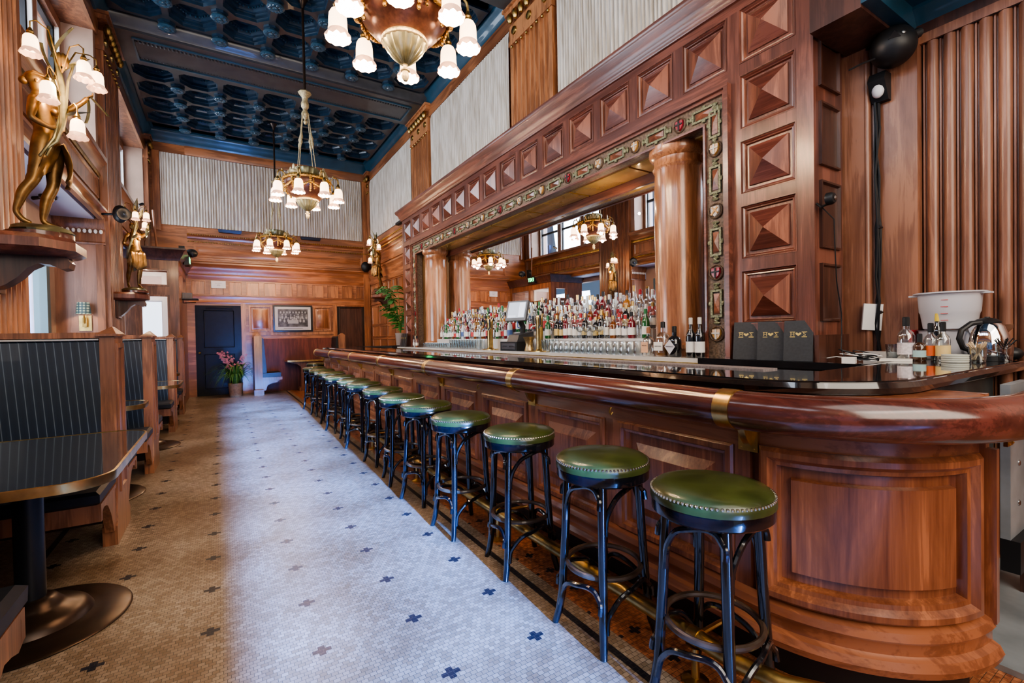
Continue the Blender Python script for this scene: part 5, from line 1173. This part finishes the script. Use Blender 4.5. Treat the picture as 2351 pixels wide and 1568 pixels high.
# glasses
def glass(loc, label, grp, kind):
    t = thing('drinking_glass', label, 'glass', loc, 0, grp)
    if kind == 'pint': MB().lathe([(.030,0),(.032,.004),(.041,.14),(.039,.14),(.029,.01),(.001,.01)], 14).build('bowl', GLASS, t)
    elif kind == 'rocks': MB().lathe([(.034,0),(.036,.004),(.040,.085),(.037,.085),(.032,.012),(.001,.012)], 14).build('bowl', GLASS, t)
    elif kind == 'coupe':
        MB().lathe([(.006,.08),(.03,.095),(.044,.12),(.046,.145),(.044,.145),(.028,.10),(.001,.086)], 16).build('bowl', GLASS, t); MB().lathe([(.032,0),(.030,.003),(.005,.008),(.004,.08)], 12).build('stem', GLASS, t)
    elif kind == 'inv': MB().lathe([(.040,0),(.042,.03),(.036,.12),(.030,.128),(.001,.128)], 14).build('bowl', GLASS, t)
    return t
def rowof(kind, pts, label, grp):
    p0 = None
    for p in pts:
        if p0 is None: p0 = glass(p, label, grp, kind)
        else: dup(p0, p)
rowof('inv', [(3.12+.085*j, 2.98+.09*k, 1.092) for k in range(14) for j in range(2)], 'upturned clear pint glass on the marble counter between the whiskey bottles and the brass tap', 'upturned pint glasses near side')
rowof('pint', [(3.25, 4.28+.082*k, 1.092) for k in range(4)]+[(3.16, 4.28+.082*k, 1.092) for k in range(2)], 'tall clear glass standing just right of the brass tap by the till', 'tall glasses by the till')
rowof('coupe', [(3.37, 3.5+.11*k, 1.241) for k in range(0)]+[(3.26, 3.55+.10*k, 1.224) for k in range(4)], 'clear stemmed cocktail glass stacked on the upturned pint glasses', 'stemmed cocktail glasses')
rowof('pint', [(3.12+.08*j, 5.95+.088*k, 1.092) for k in range(11) for j in range(2)], 'tall clear glass in the rows left of the far brass tap tower', 'tall glasses far side')
rowof('rocks', [(3.12+.09*j, 6.98+.092*k, 1.092) for k in range(12) for j in range(2)], 'short clear tumbler in the rows near the far wooden column', 'short tumblers far side')
# till
t = thing('till', 'black touch screen till on a cash drawer in the middle of the marble counter', 'cash register', (3.22, 4.98, 1.092))
MB().box(-.17,-.19,0,.17,.20,.115).build('cash_drawer', PLASTIC, t); MB().box(-.176,-.16,.02,-.17,.16,.095).build('drawer_front', STEEL, t)
for y in (-.08,.08): MB().box(-.180,y-.05,.055,-.175,y+.05,.062).build('slot', PLASTIC, t)
MB().loft([[(-.13,-.14,.115),(.12,-.14,.115),(.12,.10,.115),(-.13,.10,.115)], [(-.10,-.14,.20),(.12,-.14,.24),(.12,.10,.24),(-.10,.10,.20)]]).build('printer', plain('till_grey', (.04,.042,.048), .4), t)
MB().tube([(.03,-.02,.2),(.04,-.02,.30),(.0,-.02,.38)], .035, 10).build('stand', PLASTIC, t)
MT = T(-.04,-.02,.50,.38,0,.30)
MB().box(-.02,-.155,-.13,.02,.155,.13).xf(MT).build('monitor', plain('monitor_grey', (.10,.105,.115), .35), t); MB().box(-.022,-.13,-.095,-.0201,.13,.11).xf(MT).build('screen', SCREEN, t)
MB().box(-.0235,-.12,-.085,-.022,-.04,.10).xf(MT).build('screen_panel', plain('screen_light', (.6,.65,.8), .3, emis=(.7,.75,.9), es=.6), t); MB().box(-.0235,.0,-.085,-.022,.12,-.065).xf(MT).build('screen_panel', plain('screen_light2', (.6,.65,.8), .3, emis=(.7,.75,.9), es=.5), t)
MB().tube([(.05,.10,.45),(.08,.16,.40),(.06,.14,.30),(.10,.02,.25)], .006, 6).build('cable', plain('blue_cable', (.05,.12,.5), .4), t)
tag(MB().lathe([(.04,0),(.055,.005),(.058,.012),(.048,.05),(.042,.08),(.052,.13),(.070,.165),(.074,.175),(.066,.175),(.045,.13),(.001,.02)], 28, (3.12,4.62,1.092)).build('brass_vase', plain('vase_brass', (.45,.33,.17), .35, .8, var=.3)), 'small brass vase standing beside the till', 'vase')
for (y, w) in ((4.47,'right of the till'), (5.66,'left of the till')):
    t = thing('tap_tower', 'brass beer tap tower with side taps, %s' % w, 'beer tap', (3.17, y, 1.092))
    MB().lathe([(.05,0),(.055,.01),(.04,.03),(.040,.36),(.043,.37),(.043,.40),(.036,.42),(.001,.425)], 24).build('column', BRASS, t)
    for dy in (-1, 1):
        MB().tube([(0,dy*.03,.30),(-.05,dy*.07,.30),(-.07,dy*.08,.27)], .012, 8).build('spout', STEEL, t); MB().tube([(-.04,dy*.07,.31),(-.045,dy*.075,.42)], [.008,.013], 8).build('handle', PLASTIC, t)
    MB().lathe([(.16,0),(.16,.012),(.001,.012)], 24, (-.0,0,0)).xf(T(0,0,0,0,0,0,(.6,1,1))).build('drip_tray', BRASS, t)
# menus
def menu(loc, rz, lean, label, grp, big=1):
    t = thing('menu_cover', label, 'menu', loc, rz, grp)
    w, h = .165*big, .265*big; M4 = Matrix.Rotation(lean, 4, 'X')
    MB().box(-w/2,-.005,0,w/2,.0,h).xf(M4).build('front_cover', LEATHERM, t); MB().box(-w/2+.004,.001,.003,w/2-.004,.007,h-.004).xf(M4).build('pages', PLASTIC, t); MB().box(-w/2,.008,0,w/2,.012,h).xf(M4).build('back_cover', LEATHERM, t)
    s = MB(); s.merge(textmesh('H', .036*big, .0005), T(-.034*big,0,0)); s.merge(textmesh('S', .036*big, .0005), T(.034*big,0,0)); hp = [(0,-.012),(.017,.002),(.015,.010),(.008,.011),(0,.005),(-.008,.011),(-.015,.010),(-.017,.002)]; s.loft([[(x*big, y*big, 0) for x, y in hp], [(x*big, y*big, .001) for x, y in hp]])
    for sx in (-1, 1): s.box(sx*.034*big-.014*big, -.019*big, 0, sx*.034*big+.014*big, -.016*big, .001); s.box(sx*.034*big-.014*big, .013*big, 0, sx*.034*big+.014*big, .016*big, .001)
    s.xf(M4 @ T(0,-.0065,h*.66,0,PI/2)).build('gold_monogram', GOLDT, t)
    return t
RZM = -PI/2+.25
for (x, y, w) in ((3.155,1.93,'left'), (3.155,1.755,'middle'), (3.155,1.575,'right')): menu((x, y, 1.093), RZM, -.16, 'dark menu cover with gold monogram, %s one of three leaning on the back bar' % w, 'three menu covers at the near end')
for k in range(3): menu((3.09, 9.03+.10*k, 1.093), RZM-.35, -.15, 'dark menu cover with gold monogram standing at the far end of the back bar', 'menu covers at the far end', 1.0)
tag(MB().lathe([(.03,0),(.035,.01),(.05,.13),(.046,.13),(.03,.02),(.001,.02)], 16, (3.24,9.46,1.092)).build('paper_cup', PAPER), 'small white cup beside the far menu covers', 'cup')
tag(MB().box(3.165, 9.345, .9, 3.485, 9.98, 1.09).build('side_shelf', W_DARK), 'dark wooden shelf joining the far end of the bar to the wall', 'shelf')
# tangle of cables and charger on the black shelf
t = thing('cable_tangle', 'tangle of black and white charging cables on the shelf beside the menu covers', 'cables', (3.30, 1.30, 1.093)); rr = random.Random(9)
for i in range(10):
    a = rr.uniform(0,6); rx_, ry_ = rr.uniform(.03,.06), rr.uniform(.05,.10); cx_, cy_ = rr.uniform(-.03,.03), rr.uniform(-.06,.06); tz = rr.uniform(.2,1.0)
    P_ = [(cx_+rx_*cos(a+q*.28), cy_+ry_*sin(a+q*.28), .008+.003*i+.05*tz*(.5+.5*sin(a*2+q*.28+i))) for q in range(30 if i % 3 else 22)]
    MB().tube(P_, .0034, 6).build('cable', PLASTIC if i % 3 else WHITE, t)
MB().tube([(-.05,-.12,.01),(-.06,-.02,.02),(-.03,.10,.03),(.0,.2,.01)], .004, 6).build('cable', WHITE, t)
tag(MB().box(-.022,-.032,0,.022,.032,.036).xf(T(3.13,1.275,1.094,.2)).build('usb_charger', WHITE), 'small white charger block in front of the cable tangle', 'charger')
tag(MB().box(-.03,-.09,0,.03,.09,.055).xf(T(3.50,1.25,1.094,-.3)).build('power_strip', WHITE), 'white power strip behind the cable tangle', 'power strip')
tag(MB().box(-.09,-.07,0,.09,.07,.008).xf(T(3.22,1.08,1.113,.3)).build('folded_cloth', PAPER), 'white folded cloth beside the stacked glasses', 'cloth')
# items on the return counter
Z = 1.113
rowof('rocks', [(3.50+.085*j-.03*i, 1.01+.078*i-.02*j, Z) for i in range(3) for j in range(2)], 'clear tumbler in the group between the cables and the bottles', 'tumblers on the bar corner')
def sauce(x, y, H, R, glass_, cap, capz, lab, lm, txt=None, kind='round'):
    o = bottle(kind, glass_, cap, lm, lab, None, (x, y, Z), 0, H, R)
    if txt: text_on(o, txt, R*.42, (-R*1.03, 0, H*.30), LT, -PI/2-.5+.2)
    return o
sauce(3.30, 1.06, .235, .040, GL['clear'], PLASTIC, 0, 'clear syrup bottle with white printed label and black cap, tallest on the left', plain('label_print', (.62,.56,.58), .5, var=.25, bscale=90))
sauce(3.30, 1.00, .135, .030, plain('brown_glass', (.06,.025,.012), .1, coat=1), PLASTIC, 0, 'small brown bottle with pale blue label', LB['teal'])
sauce(3.33, .960, .195, .032, GL['clear'], PLASTIC, 0, 'bottle with bright orange label and black cap', LB['orange'])
sauce(3.31, .903, .20, .031, GL['clear'], PLASTIC, 0, 'bottle with cream yellow label showing crossed lines', LB['yellow'])
sauce(3.45, .965, .26, .030, GL['dark'], plain('cap_yellow', (.75,.55,.06), .4), 0, 'bitters bottle with oversized white paper label and yellow cap', LB['white'])
t = thing('storage_tub', 'stacked translucent plastic tub with red measure marks behind the kettle, upper one', 'tub', (3.565, .945, Z+.17))
MB().lathe([(.105,0),(.115,.005),(.128,.09),(.133,.10),(.140,.20),(.160,.205),(.160,.212),(.134,.212),(.125,.10),(.001,.01)], 32).build('body', TUB, t)
for s_ in (-1, 1): MB().box(-.03,s_*.155-.022,.195,.03,s_*.155+.022,.205).build('handle', TUB, t)
for k in range(4): MB().box(-.1305-.002*k,-.03,.05+.038*k,-.129-.002*k,.0,.053+.038*k).build('measure_mark', plain('mark_red', (.55,.12,.12), .5), t)
t = thing('storage_tub', 'stacked translucent plastic tub behind the kettle, lower one', 'tub', (3.565, .945, Z)); MB().lathe([(.12,0),(.125,.005),(.135,.16),(.145,.165),(.001,.167)], 32).build('body', TUB, t)
tag(MB().box(3.50,1.095,Z,3.60,1.110,Z+.17).build('cutting_board', plain('red_board', (.55,.05,.06), .5)), 'thin red board standing left of the plastic tubs', 'cutting board')
t = thing('kettle', 'shiny steel electric kettle with black handle on the bar corner', 'kettle', (3.49, .772, Z), .75)
MB().lathe([(.088,.03),(.092,.04),(.093,.07),(.085,.13),(.068,.185),(.048,.205)], 36).build('body', CHROME, t); MB().lathe([(.095,0),(.096,.025),(.088,.032),(.001,.032)], 32).build('base', PLASTIC, t); MB().lathe([(.055,.200),(.056,.208),(.040,.222),(.012,.230),(.010,.235),(.001,.236)], 28).build('lid', PLASTIC, t)
MB().tube([(-.03,.045,.205),(-.035,.09,.20),(-.04,.135,.165),(-.04,.145,.12),(-.035,.125,.07),(-.03,.085,.055)], .014, 10).build('handle', PLASTIC, t); MB().loft([[(.0,-.065,.12),(.02,-.07,.12),(.02,-.07,.19),(0,-.06,.19)], [(.0,-.115,.175),(.02,-.115,.175),(.015,-.118,.195),(.005,-.118,.195)]]).build('spout', CHROME, t)
for k in range(4): tag(MB().lathe([(.052,0),(.054,.003),(.054,.009),(.001,.009)], 28, (3.22+.003*(k % 2), .832, Z+.0105*k)).build('coaster', plain('coaster_paper', (.60,.62,.55), .6)), ('lowest','second lowest','second highest','topmost')[k]+' pale round coaster in the stack on the bar corner', 'coaster', 'stack of coasters')
def cupof(x, y, h, r, lab, stick, n, L_, w, nm_):
    t = thing('drinking_glass', lab, 'glass', (x, y, Z)); MB().lathe([(r*.86,0),(r*.88,.004),(r,h),(r*.95,h),(r*.83,.008),(.001,.008)], 20).build('bowl', GLASS, t); rr = random.Random(n)
    for i in range(n):
        a, b_ = rr.uniform(0,2*PI), rr.uniform(0,2*PI); q = rr.uniform(.3,.95)
        p0 = Vector((r*.6*cos(a), r*.6*sin(a), .012)); p1 = Vector((-r*q*cos(a), -r*q*sin(a), h)); d = (p1-p0).normalized(); o = MB().tube([tuple(p0), tuple(p0+d*L_)], w, 6).build('m', stick); o.name = nm_; o['label'] = ('pale wooden stir stick' if nm_ == 'stir_stick' else 'thin black drinking straw')+' in the glass on the bar corner'; o['category'] = 'stirrer' if nm_ == 'stir_stick' else 'straw'; o['group'] = nm_.replace('_', ' ')+'s in a glass'; o.location = (x, y, Z)
cupof(3.32, .768, .075, .036, 'short clear glass full of wooden stir sticks', plain('stick_wood', (.62,.47,.30), .6), 16, .105, .0028, 'stir_stick')
cupof(3.45, .705, .085, .042, 'short clear glass full of thin black straws', PLASTIC, 30, .125, .0022, 'drinking_straw')
tag(MB().ball((3.60,.70,Z+.035), (.05,.045,.035), 16, 10).build('black_pouch', PLASTIC), 'black soft pouch beside the straws at the right edge', 'pouch')
# outdoor things seen through the glass
tag(MB().box(-9, -6, 0, -6, 16, .05).build('street_ground', plain('street', (.35,.35,.36), .8)), 'grey street surface outside the windows', 'street')
t = thing('street_building', 'pale office building across the street seen through the windows', 'building', (-8, 8, 0)); MB().box(-1,-16,0,1,14,12).build('facade', plain('facade', (.55,.58,.62), .8), t)
for i in range(10):
    for j in range(4): MB().box(1.0,-15+i*2.9,1.2+j*2.8,1.06,-13.2+i*2.9,3.0+j*2.8).build('window', plain('far_glass', (.15,.2,.26), .2), t)

# ================================================================== LIGHT AND CAMERA
def light(kind, name, loc, power, col, rot=None, **k):
    l = bpy.data.lights.new(name, kind); l.energy = power; l.color = col
    for a, v in k.items(): setattr(l, a, v)
    o = bpy.data.objects.new(name, l); COL.objects.link(o); o.location = loc
    if rot: o.rotation_euler = rot
    return o
def aim(o, d): o.rotation_euler = Vector(d).to_track_quat('-Z', 'Y').to_euler(); return o
WARM = (1, .70, .42)
for y in (2.92, 6.95, 11.2):
    pass
for (x, y, z, q) in GLOW: light('POINT', 'lamp_and_fill_glow', (x, y, z), 9*q, WARM, shadow_soft_size=.03)
for p, e in (((-.85,4.15,3.0), 8), ((-.88,8.5,2.8), 8), ((3.0,11.1,3.5), 10), ((-1.53,8.1,1.72), 1.6), ((-1.2,11.3,2.5), 10), ((3.4,3.6,2.6), 3)): light('POINT', 'lamp_and_fill_glow', p, e, WARM, shadow_soft_size=.012)  # the vestibule point is an added fill, no lamp hangs there
# daylight through the windows and the entry behind the viewer
for (y0, y1, z0, z1, p) in ((5.1,8.1,3.8,5.3,150), (9.4,12.6,3.8,5.3,130), (-1,4,3.8,5.3,130), (5.1,7.9,.9,2.6,110), (10.7,12.8,.6,2.6,60)):
    o = light('AREA', 'window_daylight', (-2.3, (y0+y1)/2, (z0+z1)/2), p, (.82,.90,1), shape='RECTANGLE', size=(y1-y0), size_y=(z1-z0)); o.rotation_euler = (PI/2, 0, PI/2); aim(o, (1,0,-.15))
aim(light('AREA', 'front_fill', (1.0, -2.6, 3.6), 150, (1,.88,.74), shape='RECTANGLE', size=4, size_y=3), (.15,1,-.15))  # added fill area behind the viewer
aim(light('AREA', 'ceiling_fill', (1.1, -1.5, 5.2), 60, (1,.93,.85), shape='RECTANGLE', size=3.5, size_y=3), (0,.6,-1))  # second added fill from overhead, out of view
s = light('SUN', 'low_daylight', (0,-6,4), 64.0, (.09,.30,1), angle=math.radians(2.2)); aim(s, (.004,1,-.185))
w = bpy.data.worlds.new('world'); scene.world = w; w.use_nodes = True; nt = w.node_tree
sky = N(nt, 'ShaderNodeTexSky'); sky.sky_type = 'HOSEK_WILKIE'; sky.turbidity = 6; bgn = nt.nodes['Background']; nt.links.new(sky.outputs[0], bgn.inputs[0]); bgn.inputs[1].default_value = 1.6

cam = bpy.data.cameras.new('camera'); co = bpy.data.objects.new('camera', cam); COL.objects.link(co); scene.camera = co
cam.sensor_width = 36; cam.lens = 1068.2/2351*36; cam.clip_start = .05; cam.clip_end = 100
pt, yw, rl = (math.radians(a) for a in (-.883, 31.924, 1.0467))
fwd = Vector((sin(yw)*cos(pt), cos(yw)*cos(pt), sin(pt))); rt = Vector((cos(yw), -sin(yw), 0)); dn = fwd.cross(rt)
r2 = rt*cos(rl)+dn*sin(rl); d2 = dn*cos(rl)-rt*sin(rl)
Mx = Matrix((r2, -d2, -fwd)).transposed().to_4x4(); Mx.translation = (0, 0, 1.30); co.matrix_world = Mx
scene.view_settings.view_transform = 'AgX'; scene.view_settings.look = 'AgX - Medium High Contrast'; scene.view_settings.exposure = .62
scene.cycles.max_bounces = 8; scene.cycles.transparent_max_bounces = 16
